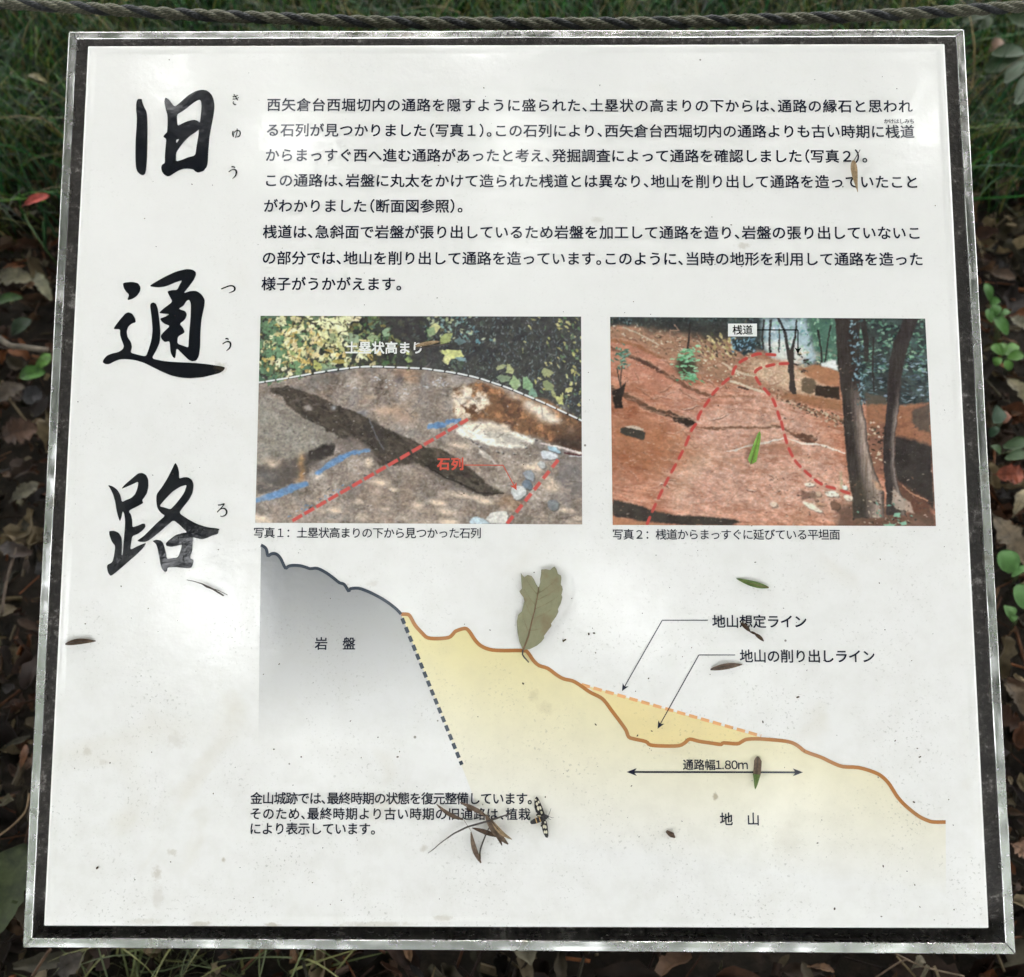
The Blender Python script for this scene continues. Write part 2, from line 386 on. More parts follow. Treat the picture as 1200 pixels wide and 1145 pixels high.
for (name, s, x0, y0, x1, y1, size, mat, layer, bold) in TEXT:
    a, b = P(x0, y0), P(x1, y1); a.z = b.z = 0
    loc = (P(x0 + 50, y0) - P(x0 - 50, y0)).x / 100
    size_m = size * loc if y0 > 360 else size * PXU
    MEAS = '通路幅' in s; pos = []; x = 0.0
    for c in s:
        w, off = cell(c); pos.append((x, w, off)); x += w
    g0, g1 = GL[(s[0], 0.0)][0], GL[(s[-1], 0.0)][0]
    L = (b - a).length; dirv = (b - a).normalized(); up = Vector((-dirv.y, dirv.x, 0))
    # advance so that ink of first and last glyph meets the two ends
    lead = (g0[:, 0].min() + pos[0][2]) * size_m; tail = (g1[:, 0].max() + pos[-1][2]) * size_m
    adv = (L + lead - tail) / max(pos[-1][0], 1e-6) if len(s) > 1 else size_m
    V = []; F = []
    for c, (cx, w, off) in zip(s, pos):
        gv, gf = GL[(c, 0.0)]
        xx = (gv[:, 0] + off) * size_m + cx * adv - lead; yy_ = (gv[:, 1] - 0.37) * size_m
        bs = bold * size_m
        for ci, (ox_, oy_) in enumerate([(0, 0)] if bold == 0 else [(-bs, -bs), (bs, bs), (bs, -bs), (-bs, bs)]):     # stroke weight: the outline struck four times, a hair apart
            base = len(V)
            for q, r_ in zip(xx, yy_): V.append((a.x + dirv.x * (q + ox_) + up.x * (r_ + oy_), a.y + dirv.y * (q + ox_) + up.y * (r_ + oy_), layer + ci * .000006))
            F += [tuple(i + base for i in f) for f in gf]
    mk(name, V, F, M[mat], plate)

def shape_from_px(name, loops, mat, layer, conv, parent=None, smooth=0):
    """filled flat shape with holes; loops given in zoomed pixels, conv maps to photo pixels"""
    out = []
    for lp in loops:
        pts = [conv(*p) for p in lp]
        for _ in range(smooth):       # gentle corner-preserving rounding
            q = []
            n = len(pts)
            for i in range(n):
                p0, p1 = pts[i], pts[(i + 1) % n]
                q.append((p0[0] * .82 + p1[0] * .18, p0[1] * .82 + p1[1] * .18)); q.append((p0[0] * .18 + p1[0] * .82, p0[1] * .18 + p1[1] * .82))
            pts = q
        out.append([Vector((*P(x, y).xy, layer)) for x, y in pts])
    tris = tessellate_polygon(out)
    flat = [v for l in out for v in l]
    F = []
    for t in tris:
        a, b, c = (flat[i] for i in t)
        F.append(t if (b - a).cross(c - a).z > 0 else t[::-1])
    return mk(name, flat, F, M[mat] if isinstance(mat, str) else mat, parent or plate)
def zc(ox, oy, s): return lambda x, y: (ox + x / s, oy + y / s)
c1, c2, c3 = zc(150, 100, 9.958), zc(110, 305, 6.667), zc(115, 535, 7.5)
K = {}
K['a1'] = [(118,158),(160,158),(165,190),(180,235),(213,300),(222,345),(228,480),(226,650),(222,850),(210,990),(198,1035),(175,1050),(145,1042),(110,1010),(92,960),(85,850),(87,650),(98,500),(103,370),(93,280),(95,210),(105,170)]
K['a2'] = [(438,138),(480,170),(540,250),(590,215),(700,115),(790,65),(860,50),(920,58),(970,100),(998,160),(1010,240),(1000,340),(975,470),(950,600),(938,750),(930,900),(920,950),(880,1000),(820,1020),(785,1005),(760,980),(700,972),(640,975),(590,995),(530,1030),(490,1057),(460,1063),(420,1040),(395,1005),(386,960),(395,925),(430,905),(430,820),(440,700),(447,625),(410,600),(425,575),(457,545),(462,440),(460,350),(440,280),(422,190),(428,160)]
K['a3'] = [(568,340),(640,300),(780,190),(830,165),(850,180),(858,230),(850,340),(838,440),(815,415),(770,400),(700,415),(630,445),(575,475)]
K['a4'] = [(562,635),(600,622),(575,665),(562,668)]
K['a5'] = [(560,790),(600,725),(660,650),(720,590),(790,545),(830,508),(822,580),(800,700),(785,818),(700,838),(620,872),(560,888)]
K['b1'] = [(225,175),(300,168),(345,178),(365,210),(360,245),(335,280),(300,303),(260,312),(275,268),(250,245),(232,215)]
K['b2'] = [(270,405),(300,418),(322,455),(327,485),(300,492),(270,515),(255,555),(262,600),(290,640),(298,680),(285,722),(350,740),(407,752),(430,690),(450,620),(458,540),(450,440),(438,355),(445,335),(465,328),(485,340),(500,380),(512,470),(520,560),(515,640),(490,700),(450,768),(530,785),(620,795),(760,800),(880,810),(1027,833),(1015,860),(985,880),(930,895),(850,915),(760,922),(680,918),(600,900),(520,865),(450,830),(390,800),(320,780),(250,772),(200,775),(160,790),(120,812),(90,812),(68,798),(75,775),(100,745),(140,728),(190,718),(225,695),(235,670),(215,620),(203,580),(205,538),(150,538),(175,500),(210,455),(245,415)]
K['b3'] = [(430,203),(480,170),(560,125),(640,88),(720,68),(770,72),(795,90),(798,115),(780,155),(735,215),(700,258),(750,240),(800,238),(840,265),(868,310),(860,370),(840,460),(832,560),(830,680),(820,750),(800,785),(765,790),(735,775),(690,730),(645,685),(640,740),(633,768),(615,755),(598,720),(592,630),(555,640),(530,618),(520,590),(545,560),(595,513),(555,498),(530,480),(515,455),(560,440),(590,420),(550,418),(505,412),(545,375),(615,325),(590,280),(572,243),(610,232),(650,232),(670,190),(690,155),(640,172),(560,205),(500,212)]
K['b4'] = [(662,378),(700,355),(725,315),(745,308),(758,340),(755,450),(745,560),(740,640),(738,682),(700,668),(652,652),(655,595),(712,565),(695,525),(668,498),(715,460),(727,420),(710,395),(685,388)]
K['c1'] = [(85,250),(130,262),(170,295),(195,340),(208,400),(245,382),(290,365),(325,330),(345,280),(355,218),(300,245),(240,270),(203,285),(230,250),(300,190),(350,148),(385,143),(420,160),(440,200),(442,260),(430,320),(405,360),(385,385),(398,408),(350,435),(265,477),(290,515),(300,570),(300,622),(345,610),(390,588),(412,592),(415,620),(390,650),(350,680),(298,700),(290,760),(280,822),(340,790),(425,755),(400,800),(340,860),(270,920),(190,990),(110,1055),(85,1020),(75,955),(125,930),(140,870),(150,785),(120,750),(98,690),(95,655),(140,652),(180,670),(205,710),(210,780),(205,868),(215,868),(222,760),(232,660),(238,570),(228,500),(215,478),(205,530),(192,572),(175,530),(160,470),(150,400),(130,330),(105,280)]
K['c2'] = [(678,50),(700,90),(712,140),(710,195),(750,182),(790,182),(825,205),(840,250),(830,320),(800,380),(750,440),(710,497),(780,545),(860,590),(950,620),(1070,635),(1055,655),(1055,680),(1000,695),(960,715),(910,727),(850,715),(832,706),(832,750),(825,830),(805,895),(838,908),(835,935),(820,980),(750,978),(680,970),(610,975),(605,1008),(585,1015),(560,990),(545,940),(535,870),(520,800),(505,765),(475,742),(510,732),(550,738),(570,760),(590,820),(605,905),(650,893),(700,888),(720,840),(740,770),(690,785),(640,795),(600,785),(592,765),(620,735),(680,690),(740,672),(786,669),(720,605),(663,557),(600,610),(520,680),(450,735),(415,750),(365,750),(340,740),(400,700),(460,640),(520,580),(590,520),(555,500),(530,470),(518,445),(510,390),(513,330),(560,270),(610,190),(650,110)]
K['c3'] = [(537,437),(580,385),(650,310),(720,265),(780,247),(760,310),(720,370),(670,430),(635,465),(590,450)]
def join_glyph(name, groups, conv):
    V = []; F = []
    for loops in groups:
        o = shape_from_px('tmp', loops, 'ink_title', L4, conv, smooth=2)
        b = len(V); V += [v.co.copy() for v in o.data.vertices]; F += [tuple(i + b for i in p.vertices) for p in o.data.polygons]
        me = o.data; bpy.data.objects.remove(o); bpy.data.meshes.remove(me)
    return mk(name, V, F, M['ink_title'], plate)
join_glyph('title_character', [[K['a1']], [K['a2'], K['a3'], K['a4'], K['a5']]], c1)
join_glyph('title_character', [[K['b1']], [K['b2']], [K['b3'], K['b4']]], c2)
join_glyph('title_character', [[K['c1']], [K['c2'], K['c3']]], c3)

def smooth_line(pts, sub=5):
    """Catmull-Rom through the points"""
    out = []; n = len(pts)
    for i in range(n - 1):
        p0, p1, p2, p3 = pts[max(i-1, 0)], pts[i], pts[i+1], pts[min(i+2, n-1)]
        for k in range(sub):
            t = k / sub
            out.append(tuple(0.5 * ((2*b) + (-a+c)*t + (2*a-5*b+4*c-d)*t*t + (-a+3*b-3*c+d)*t**3) for a, b, c, d in zip(p0, p1, p2, p3)))
    out.append(tuple(pts[-1])); return out
def ribbon(name, lines, widths, mat, layer, build=True):
    """flat strips; each line a list of photo-pixel points, width in photo pixels (number or list)"""
    V = []; F = []
    for li, pts in enumerate(lines):
        w = widths[li] if isinstance(widths, list) and isinstance(widths[0], list) else widths
        n = len(pts); b = len(V)
        for i, p in enumerate(pts):
            a, c = pts[max(i-1, 0)], pts[min(i+1, n-1)]
            tx, ty = c[0]-a[0], c[1]-a[1]; l = math.hypot(tx, ty) or 1; nx_, ny_ = -ty/l, tx/l
            ww = (w[i] if isinstance(w, list) else w) / 2
            for s_ in (1, -1):
                q = P(p[0] + nx_*ww*s_, p[1] + ny_*ww*s_); V.append((q.x, q.y, layer))
        for i in range(n - 1): F.append((b+2*i, b+2*i+2, b+2*i+3, b+2*i+1))
    o = mk(name, V, F, M[mat], plate)
    me = o.data; bm = bmesh.new(); bm.from_mesh(me)
    for f in bm.faces:
        if f.normal.z < 0: f.normal_flip()
    bm.to_mesh(me); bm.free(); return o
def brush(name, ox, oy, s, strokes):
    L = []; W_ = []
    for pts, ws in strokes:
        q = smooth_line([(ox + x / s, oy + y / s) for x, y in pts], 5)
        wl = [w[0] / s for w in smooth_line([(w, 0) for w in ws], 5)]
        L.append(q); W_.append(wl)
    V = []; ob = None
    return ribbon(name, L, W_, 'ink_title', L4)
# hiragana readings beside the title, brushed (coordinates in two enlarged views)
a_, b_ = (90, 80, 3.577), (90, 380, 3.368)
brush('title_reading', *a_, [([(653,119),(664,118),(676,113)], [4,4,3]), ([(653,129),(665,128),(679,122)], [4,4,3]), ([(658,108),(666,120),(674,134)], [3,4,5]), ([(657,138),(655,145),(660,151),(668,152)], [3,4,5,4])])
brush('title_reading', *a_, [([(655,262),(653,275),(657,288)], [4,5,4]), ([(657,285),(659,270),(670,261),(682,263),(685,274),(680,285),(668,288)], [2,3,4,5,5,5,3]), ([(672,252),(671,270),(664,292)], [4,4,3])])
brush('title_reading', *a_, [([(648,413),(657,413),(664,418)], [5,6,3]), ([(637,434),(650,425),(663,425),(669,434),(665,450),(652,463)], [4,4,6,8,6,2])])
brush('title_reading', *a_, [([(605,925),(620,919),(640,912),(655,913),(662,922),(658,933),(637,942)], [4,5,5,6,8,6,2])])
brush('title_reading', *b_, [([(586,57),(594,57),(599,61)], [5,6,3]), ([(575,78),(588,70),(601,69),(607,78),(603,93),(590,105)], [4,4,6,7,6,2])])
brush('title_reading', *b_, [([(557,714),(568,713),(582,709),(572,722),(554,742)], [5,5,5,4,4]), ([(554,742),(570,728),(584,728),(591,738),(588,751),(576,758),(566,757)], [3,4,6,7,6,4,3])])

# ------------------------------------------------------------------ diagram
Z7, Z8 = zc(290, 620, 2.927), zc(680, 640, 2.727)
rock = [Z7(*p) for p in [(46,55),(56,60),(65,70),(70,92),(80,86),(92,84),(105,90),(116,105),(130,134),(140,128),(155,125),(180,126),(200,131),(215,136),(240,135),(270,150),(295,168),(315,184),(332,190),(347,213),(353,205),(380,203),(405,211),(430,222),(460,238),(490,258),(512,276),(527,292)]]
soil = [Z7(*p) for p in [(527,292),(550,293),(560,303),(575,330),(600,358),(618,373),(650,376),(690,372),(705,360),(715,350),(745,341),(760,350),(780,380),(800,400),(830,413),(870,417),(945,417),(962,424),(980,450),(1000,468),(1030,478),(1060,500),(1085,514),(1115,521),(1140,535)]]
soil += [Z8(*p) for p in [(30,466),(65,484),(82,500),(100,525),(125,558),(146,588),(155,610),(175,617),(210,625),(225,636),(270,639),(315,638),(335,628),(350,617),(380,624),(420,630),(450,634),(458,629),(500,632),(515,626),(530,618),(560,616),(600,618),(665,625),(695,638),(720,657),(770,675),(805,692),(840,705),(890,708),(940,723),(965,737),(985,757),(1000,780),(1015,803),(1040,830),(1080,862),(1110,877),(1130,882),(1168,882)]]
def grad_mat(name, col, y0, y1, gamma=1.0, slant=0.0):
    v0, v1 = P(600, y0).y, P(600, y1).y
    def f(nt, b):
        tc = nt.nodes.new('ShaderNodeTexCoord'); sp_ = nt.nodes.new('ShaderNodeSeparateXYZ'); nt.links.new(tc.outputs['Object'], sp_.inputs[0])
        mr = nt.nodes.new('ShaderNodeMapRange'); nt.links.new(math_(nt, 'ADD', sp_.outputs['Y'], math_(nt, 'MULTIPLY', sp_.outputs['X'], slant)), mr.inputs[0])
        mr.inputs[1].default_value = v0; mr.inputs[2].default_value = v1
        k = math_(nt, 'POWER', mr.outputs[0], gamma)
        glaze(nt, b, mixc(nt, k, col, PLATE))
    return material(name, build=f)
M['grad_rock'] = grad_mat('ink_rock_gradient', (0.262, 0.264, 0.272), 650, 870, 1.15)
M['grad_soil'] = grad_mat('ink_soil_gradient', (0.80, 0.70, 0.37), 750, 985, 1.1, .12)
ident = lambda x, y: (x, y)
DB = (541.2, 896.3)     # lower end of the dashed rock boundary
shape_from_px('rock_area', [rock + [(547, 913), (302, 913)]], 'grad_rock', L1, ident)
shape_from_px('soil_area', [soil + [(1109, 1060), (602, 1060), (547, 913)]], 'grad_soil', L1, ident)
amber = [(687, 803.4)] + [Z8(*p) for p in [(65,484),(82,500),(100,525),(125,558),(146,588),(155,610),(175,617),(210,625),(225,636),(270,639),(315,638),(335,628),(350,617),(380,624),(420,630),(450,634),(458,629),(500,632),(515,626),(530,618),(580,612)]]
shape_from_px('cut_area', [amber], 'ink_amber', L2, ident)
ribbon('soil_surface_line', [smooth_line(soil, 3)], 4.3, 'ink_brown', L4)
ribbon('rock_surface_line', [smooth_line(rock, 3)], 3.6, 'ink_slate', L5)
def dashes(p0, p1, dash, gap, first=0.0):
    L = math.hypot(p1[0]-p0[0], p1[1]-p0[1]); out = []; s = first
    while s < L:
        e = min(s + dash, L); out.append([(p0[0]+(p1[0]-p0[0])*q/L, p0[1]+(p1[1]-p0[1])*q/L) for q in (s, e)]); s += dash + gap
    return out
ribbon('rock_boundary_dashes', dashes((471.2, 724.5), DB, 7.2, 4.1), 4.4, 'ink_slate', L3)
ribbon('former_surface_dashes', dashes((681.5, 802.3), (892, 862.6), 10.2, 4.35), 3.7, 'ink_orange', L3)
def arrow(name, pts, w, hl, hw_, both=False, mat='ink', layer=L5):
    (x0, y0), (x1, y1) = pts[-2], pts[-1]
    lines = [list(pts)]; V = []; F = []
    def head(tip, frm):
        l = math.hypot(tip[0]-frm[0], tip[1]-frm[1]); dx, dy = (tip[0]-frm[0])/l, (tip[1]-frm[1])/l
        return [tip, (tip[0]-dx*hl-dy*hw_, tip[1]-dy*hl+dx*hw_), (tip[0]-dx*hl*.72, tip[1]-dy*hl*.72), (tip[0]-dx*hl+dy*hw_, tip[1]-dy*hl-dx*hw_)]
    def cut(tip, frm):
        l = math.hypot(tip[0]-frm[0], tip[1]-frm[1]); return (tip[0]-(tip[0]-frm[0])/l*hl*.7, tip[1]-(tip[1]-frm[1])/l*hl*.7)
    pp = list(pts); heads = [head(pts[-1], pts[-2])]; pp[-1] = cut(pts[-1], pts[-2])
    if both: heads.append(head(pts[0], pts[1])); pp[0] = cut(pts[0], pts[1])
    o = ribbon(name, [[pp[i], pp[i+1]] for i in range(len(pp)-1)], w, mat, layer)
    me = o.data; bm = bmesh.new(); bm.from_mesh(me)
    for h in heads:
        vs_ = [bm.verts.new((*P(x, y).xy, layer)) for x, y in h]; f = [bm.faces.new((vs_[0], vs_[1], vs_[2])), bm.faces.new((vs_[0], vs_[2], vs_[3]))]
    bm.normal_update()
    for f in bm.faces:
        if f.normal.z < 0: f.normal_flip()
    bm.to_mesh(me); bm.free(); return o
arrow('leader_arrow', [Z8(408, 237), Z8(262, 237), Z8(133, 464)], 1.05, 9, 4)
arrow('leader_arrow', [Z8(495, 348), Z8(379, 348), Z8(247, 584)], 1.05, 9, 4)
arrow('width_arrow', [Z8(148, 722), Z8(712, 723)], 2.1, 12, 4.6, True)
# box and arrow printed over the right photograph, arrow over the left one
shape_from_px('label_box', [[(853.2, 379.2), (887.1, 379.2), (887.1, 394.2), (853.2, 394.2)]], 'ink_white', L3, ident)
ribbon('label_box_edge', [[(853.2, 378.8), (887.1, 378.8)], [(853.2, 394.5), (887.1, 394.5)]], 0.5, 'ink_slate', L4)
arrow('bridge_arrow', [(887, 386.6), (935.2, 386.6), (935.2, 415)], 1.4, 8, 4, False, 'ink_pure', L3)
arrow('stone_arrow', [(544.5, 545), (589.5, 545.2), (605.5, 574.5)], 1.1, 8.5, 4.2, False, 'ink_red', L3)

# ------------------------------------------------------------------ the two printed photographs, painted cell by cell into a fine mesh
class Paint:
    def __init__(s, x0, y0, w, h, k, seed):
        s.x0, s.y0, s.k = x0, y0, k; s.W, s.H = int(w * k), int(h * k)
        s.yy, s.xx = np.mgrid[0:s.H, 0:s.W].astype(np.float32); s.xx = s.xx / k + x0; s.yy = s.yy / k + y0
        s.c = np.zeros((s.H, s.W, 3), np.float32); s.r = np.random.default_rng(seed); s.nc = {}
    def noise(s, sx, sy=None, octv=4, gain=0.55, ang=0.0):
        sy = sy or sx; out = np.zeros((s.H, s.W), np.float32); amp = 1; tot = 0
        ca, sa = math.cos(ang), math.sin(ang); X = s.xx * ca + s.yy * sa; Y = -s.xx * sa + s.yy * ca
        for o in range(octv):
            u = X / sx * 2**o; v = Y / sy * 2**o; u = u - u.min(); v = v - v.min()
            g = s.r.random((int(v.max()) + 3, int(u.max()) + 3)).astype(np.float32)
            ui, vi = u.astype(int), v.astype(int); fu, fv = u - ui, v - vi; fu = fu*fu*(3-2*fu); fv = fv*fv*(3-2*fv)
            out += amp * ((g[vi, ui]*(1-fu) + g[vi, ui+1]*fu)*(1-fv) + (g[vi+1, ui]*(1-fu) + g[vi+1, ui+1]*fu)*fv); tot += amp; amp *= gain
        return out / tot
    def blend(s, a, col, sl=None):
        col = np.asarray(col, np.float32)
        t = s.c if sl is None else s.c[sl]
        t += (col - t) * a[..., None]
    def poly(s, pts, col, soft=0.6, rough=0, rs=6, alpha=1.0, get=False):
        pts = np.array(pts, np.float32); m = 4 + soft + rough * 2
        ix0 = max(int((pts[:,0].min() - m - s.x0) * s.k), 0); ix1 = min(int((pts[:,0].max() + m - s.x0) * s.k) + 1, s.W)
        iy0 = max(int((pts[:,1].min() - m - s.y0) * s.k), 0); iy1 = min(int((pts[:,1].max() + m - s.y0) * s.k) + 1, s.H)
        if ix1 <= ix0 or iy1 <= iy0: return
        sl = (slice(iy0, iy1), slice(ix0, ix1)); X, Y = s.xx[sl], s.yy[sl]
        if rough:
            if rs not in s.nc: s.nc[rs] = (s.noise(rs, octv=3), s.noise(rs, octv=3))
            n1_, n2_ = s.nc[rs]; X = X + (n1_[sl] - .5) * 2 * rough; Y = Y + (n2_[sl] - .5) * 2 * rough
        ins = np.zeros(X.shape, bool); dmin = np.full(X.shape, 1e9, np.float32); n = len(pts)
        for i in range(n):
            ax, ay = pts[i]; bx, by = pts[(i+1) % n]
            if ay != by:
                cr = (ay > Y) != (by > Y); xi = (bx - ax) * (Y - ay) / (by - ay) + ax; ins ^= cr & (X < xi)
            ex, ey = bx-ax, by-ay; L = ex*ex + ey*ey + 1e-9; t = np.clip(((X-ax)*ex + (Y-ay)*ey) / L, 0, 1)
            d = (X-ax-t*ex)**2 + (Y-ay-t*ey)**2; dmin = np.minimum(dmin, d)
        sd = np.where(ins, 1, -1) * np.sqrt(dmin); a = np.clip(.5 + sd / soft, 0, 1) * alpha
        if get:
            f = np.zeros((s.H, s.W), np.float32); f[sl] = a; return f
        s.blend(a, col, sl)
    def line(s, pts, w, col, soft=0.6, alpha=1.0, rough=0):
        pts = [tuple(p) for p in pts]
        for i in range(len(pts) - 1):
            w0 = w[i] if isinstance(w, list) else w; w1 = w[i+1] if isinstance(w, list) else w
            (ax, ay), (bx, by) = pts[i], pts[i+1]; m = max(w0, w1) + soft + 1
            ix0 = max(int((min(ax, bx) - m - s.x0) * s.k), 0); ix1 = min(int((max(ax, bx) + m - s.x0) * s.k) + 1, s.W)
            iy0 = max(int((min(ay, by) - m - s.y0) * s.k), 0); iy1 = min(int((max(ay, by) + m - s.y0) * s.k) + 1, s.H)
            if ix1 <= ix0 or iy1 <= iy0: continue
            sl = (slice(iy0, iy1), slice(ix0, ix1)); X, Y = s.xx[sl], s.yy[sl]
            ex, ey = bx-ax, by-ay; L = ex*ex + ey*ey + 1e-9; t = np.clip(((X-ax)*ex + (Y-ay)*ey) / L, 0, 1)
            d = np.sqrt((X-ax-t*ex)**2 + (Y-ay-t*ey)**2); hw_ = (w0 + (w1-w0)*t) / 2
            s.blend(np.clip(.5 + (hw_ - d) / soft, 0, 1) * alpha, col, sl)
    def bar(s, a, b, w, col):
        l = math.hypot(b[0]-a[0], b[1]-a[1]); nx_, ny_ = -(b[1]-a[1])/l*w/2, (b[0]-a[0])/l*w/2
        s.poly([(a[0]+nx_, a[1]+ny_), (b[0]+nx_, b[1]+ny_), (b[0]-nx_, b[1]-ny_), (a[0]-nx_, a[1]-ny_)], col, .7)
    def blob(s, x, y, rx, ry, col, alpha=1.0, ang=0.0, hard=1.0):
        m = max(rx, ry) * 2.2
        ix0 = max(int((x - m - s.x0) * s.k), 0); ix1 = min(int((x + m - s.x0) * s.k) + 1, s.W); iy0 = max(int((y - m - s.y0) * s.k), 0); iy1 = min(int((y + m - s.y0) * s.k) + 1, s.H)
        if ix1 <= ix0 or iy1 <= iy0: return
        sl = (slice(iy0, iy1), slice(ix0, ix1)); X, Y = s.xx[sl] - x, s.yy[sl] - y
        ca, sa = math.cos(ang), math.sin(ang); q = ((X*ca+Y*sa)/rx)**2 + ((-X*sa+Y*ca)/ry)**2
        s.blend(np.exp(-q**hard * 1.2) * alpha, col, sl)
    def creases(s, n, box, ang, l, dark, light, alpha=.6):
        for _ in range(n):
            x, y = s.r.uniform(box[0], box[2]), s.r.uniform(box[1], box[3]); a = s.r.normal(*ang); L_ = s.r.uniform(*l); pts = []
            for k in range(6):
                pts.append((x, y)); a += s.r.normal(0, .28); x += math.cos(a)*L_/5; y += math.sin(a)*L_/5
            w = s.r.uniform(.5, 1.7); al = alpha*s.r.uniform(.3, 1)
            s.line([(p[0], p[1] - w*.9) for p in pts], [w*f for f in (.3, .8, 1, 1, .8, .3)], light, 1.2, al*.6); s.line(pts, [w*f for f in (.3, .9, 1, 1.1, .7, .3)], dark, .9, al)
    def leaf(s, x, y, l, w, ang, col, soft=0.7, alpha=1.0):
        ca, sa = math.cos(ang), math.sin(ang)
        kk = s.r.integers(3)
        pts = [[(-.5, 0), (-.25, .38), (.1, .42), (.5, 0), (.15, -.45), (-.2, -.4)], [(-.5, .1), (-.2, .5), (.0, .3), (.3, .45), (.5, -.1), (.1, -.3), (-.1, -.5), (-.35, -.3)], [(-.5, 0), (.0, .5), (.5, .1), (.2, -.35), (-.25, -.3)]][kk]
        j = s.r.uniform(-.14, .14, (len(pts), 2))
        s.poly([(x + (a+da)*l*ca - (b+db)*w*sa, y + (a+da)*l*sa + (b+db)*w*ca) for (a, b), (da, db) in zip(pts, j)], col, soft, alpha=alpha)
    def scatter(s, n, mask, cols, l, w, ang=(0, 3.14), soft=.7, alpha=1.0, jit=18):
        k = 0
        while n > 0 and k < 60000:
            k += 1; iy, ix = s.r.integers(0, s.H), s.r.integers(0, s.W)
            if s.r.random() > mask[iy, ix]: continue
            c = np.array(cols[s.r.integers(len(cols))], float) + s.r.normal(0, jit/3) + s.r.normal(0, jit/6, 3)
            s.leaf(s.xx[iy, ix], s.yy[iy, ix], s.r.uniform(*l), s.r.uniform(*w), s.r.uniform(*ang), c, soft, alpha); n -= 1
    def dash(s, pts, w, dashlen, gap, col, soft=.5, alpha=1.0):
        acc = 0; on = True; seg = []; need = dashlen
        dense = smooth_line(pts, 14)
        for i in range(len(dense) - 1):
            a, b = dense[i], dense[i+1]; l = math.hypot(b[0]-a[0], b[1]-a[1])
            if on: s.line([a, b], w, col, soft, alpha)
            acc += l
            if acc > need: acc = 0; on = not on; need = dashlen if on else gap
    def breakup(s, amp, grain, lift):
        """ragged edges and film-like detail, done before the printed marks go on"""
        w1, w2 = s.noise(5, octv=4, gain=.75), s.noise(5, octv=4, gain=.75)
        jx = np.clip(np.arange(s.W)[None] + (w1 - .5) * 2 * amp * s.k * 2, 0, s.W - 1).astype(int); jy = np.clip(np.arange(s.H)[:, None] + (w2 - .5) * 2 * amp * s.k * 2, 0, s.H - 1).astype(int)
        c = s.c[jy, jx]
        g = s.noise(3.2, 2.4, octv=3, gain=.8, ang=.2) - .5; g2 = s.noise(11, 8, octv=2) - .5
        c = c * (1 + g[..., None] * grain * 2.4 + g2[..., None] * grain * .9) + (s.noise(1.4, octv=1) - .5)[..., None] * 26 * grain
        ch = np.stack([s.noise(4, octv=2) - .5, s.noise(4, octv=2) - .5, s.noise(4, octv=2) - .5], -1); c = c + ch * 26 * grain
        bl = sum(np.roll(np.roll(c, i, 0), j, 1) for i in (-3, -1, 1, 3) for j in (-3, -1, 1, 3)) / 16; c = c + (c - bl) * .12
        c = (c * 2 + np.roll(c, 1, 0) + np.roll(c, 1, 1) + np.roll(c, -1, 0) + np.roll(c, -1, 1)) / 6
        grey = c.mean(-1, keepdims=True); s.c = np.clip(grey + (c - grey) * .96, 0, 262) * (1 - lift / 255) + lift  # lift: grey haze painted into the colours for glare on the print
    def sample(s, px, py):
        fx = np.clip((px - s.x0) * s.k, 0, s.W - 1.01); fy = np.clip((py - s.y0) * s.k, 0, s.H - 1.01)
        ix, iy = fx.astype(int), fy.astype(int); fx = (fx - ix)[..., None]; fy = (fy - iy)[..., None]
        return (s.c[iy, ix]*(1-fx) + s.c[iy, ix+1]*fx)*(1-fy) + (s.c[iy+1, ix]*(1-fx) + s.c[iy+1, ix+1]*fx)*fy

def t1(x, y): return (295 + x/6, 365 + y/6)
def t2(x, y): return (490 + x/6, 365 + y/6)
def t3(x, y): return (295 + x/6, 490 + y/6)
def t4(x, y): return (490 + x/6, 490 + y/6)
def t5(x, y): return (710 + x/6, 365 + y/6)
def t6(x, y): return (900 + x/6, 365 + y/6)
def t7(x, y): return (710 + x/6, 490 + y/6)
def t8(x, y): return (900 + x/6, 490 + y/6)
def m_(f, pts): return [f(*p) for p in pts]
# ---- left photograph: excavated ground under the earthwork
A = Paint(296, 367, 390, 251, 1.7, 5)
n1, n2, n3 = A.noise(30), A.noise(7), A.noise(2.2, octv=2)
base = np.array([148, 132, 121], np.float32) + (n1[..., None]-.5)*90*np.array([1,.95,.9]) + (n2[..., None]-.5)*62 + (n3[..., None]-.5)*66
A.c[:] = base
warm = np.clip((A.noise(26) - .55)*6, 0, 1); A.blend(warm*.35, (172, 142, 122)); cool = np.clip((A.noise(20) - .55)*6, 0, 1); A.blend(cool*.3, (118, 120, 128))
# upper band of foliage
ridge = smooth_line([(298, 449), t1(250,468), t1(470,428), t1(640,403), t1(760,390), t1(900,388), t1(1190,400), t2(120,412), t2(260,432), t2(400,462), t2(500,492), t2(640,540), t2(760,590), t2(880,640), t2(1000,696), t2(1140,762), (688, 497)], 4)
fol = A.poly(ridge + [(690, 366), (294, 366)], None, 2.0, 1.5, 6, get=True)
A.blend(fol, (52, 52, 48))
dk = np.clip((A.noise(12) - .45)*4, 0, 1); A.blend(fol*dk*.8, (30, 30, 34))
xm = (A.xx - 296) / 390; ym = (A.yy - 367) / 120
left = fol * np.clip(1.15 - np.abs(xm - .18)*2.2, 0, 1)
A.scatter(420, left, [(96, 118, 74), (70, 92, 62), (128, 134, 80), (80, 104, 82), (110, 100, 60)], (5, 11), (3, 6), alpha=.9)
A.scatter(110, fol*np.clip(1 - np.abs(xm-.07)*7, 0, 1), [(104, 136, 96), (84, 120, 88), (70, 100, 70)], (8, 14), (5, 9))
yl = fol*np.clip(1 - np.abs(xm-.21)*5.5, 0, 1)*np.clip(1 - np.abs(ym-.2)*2.2, 0, 1)
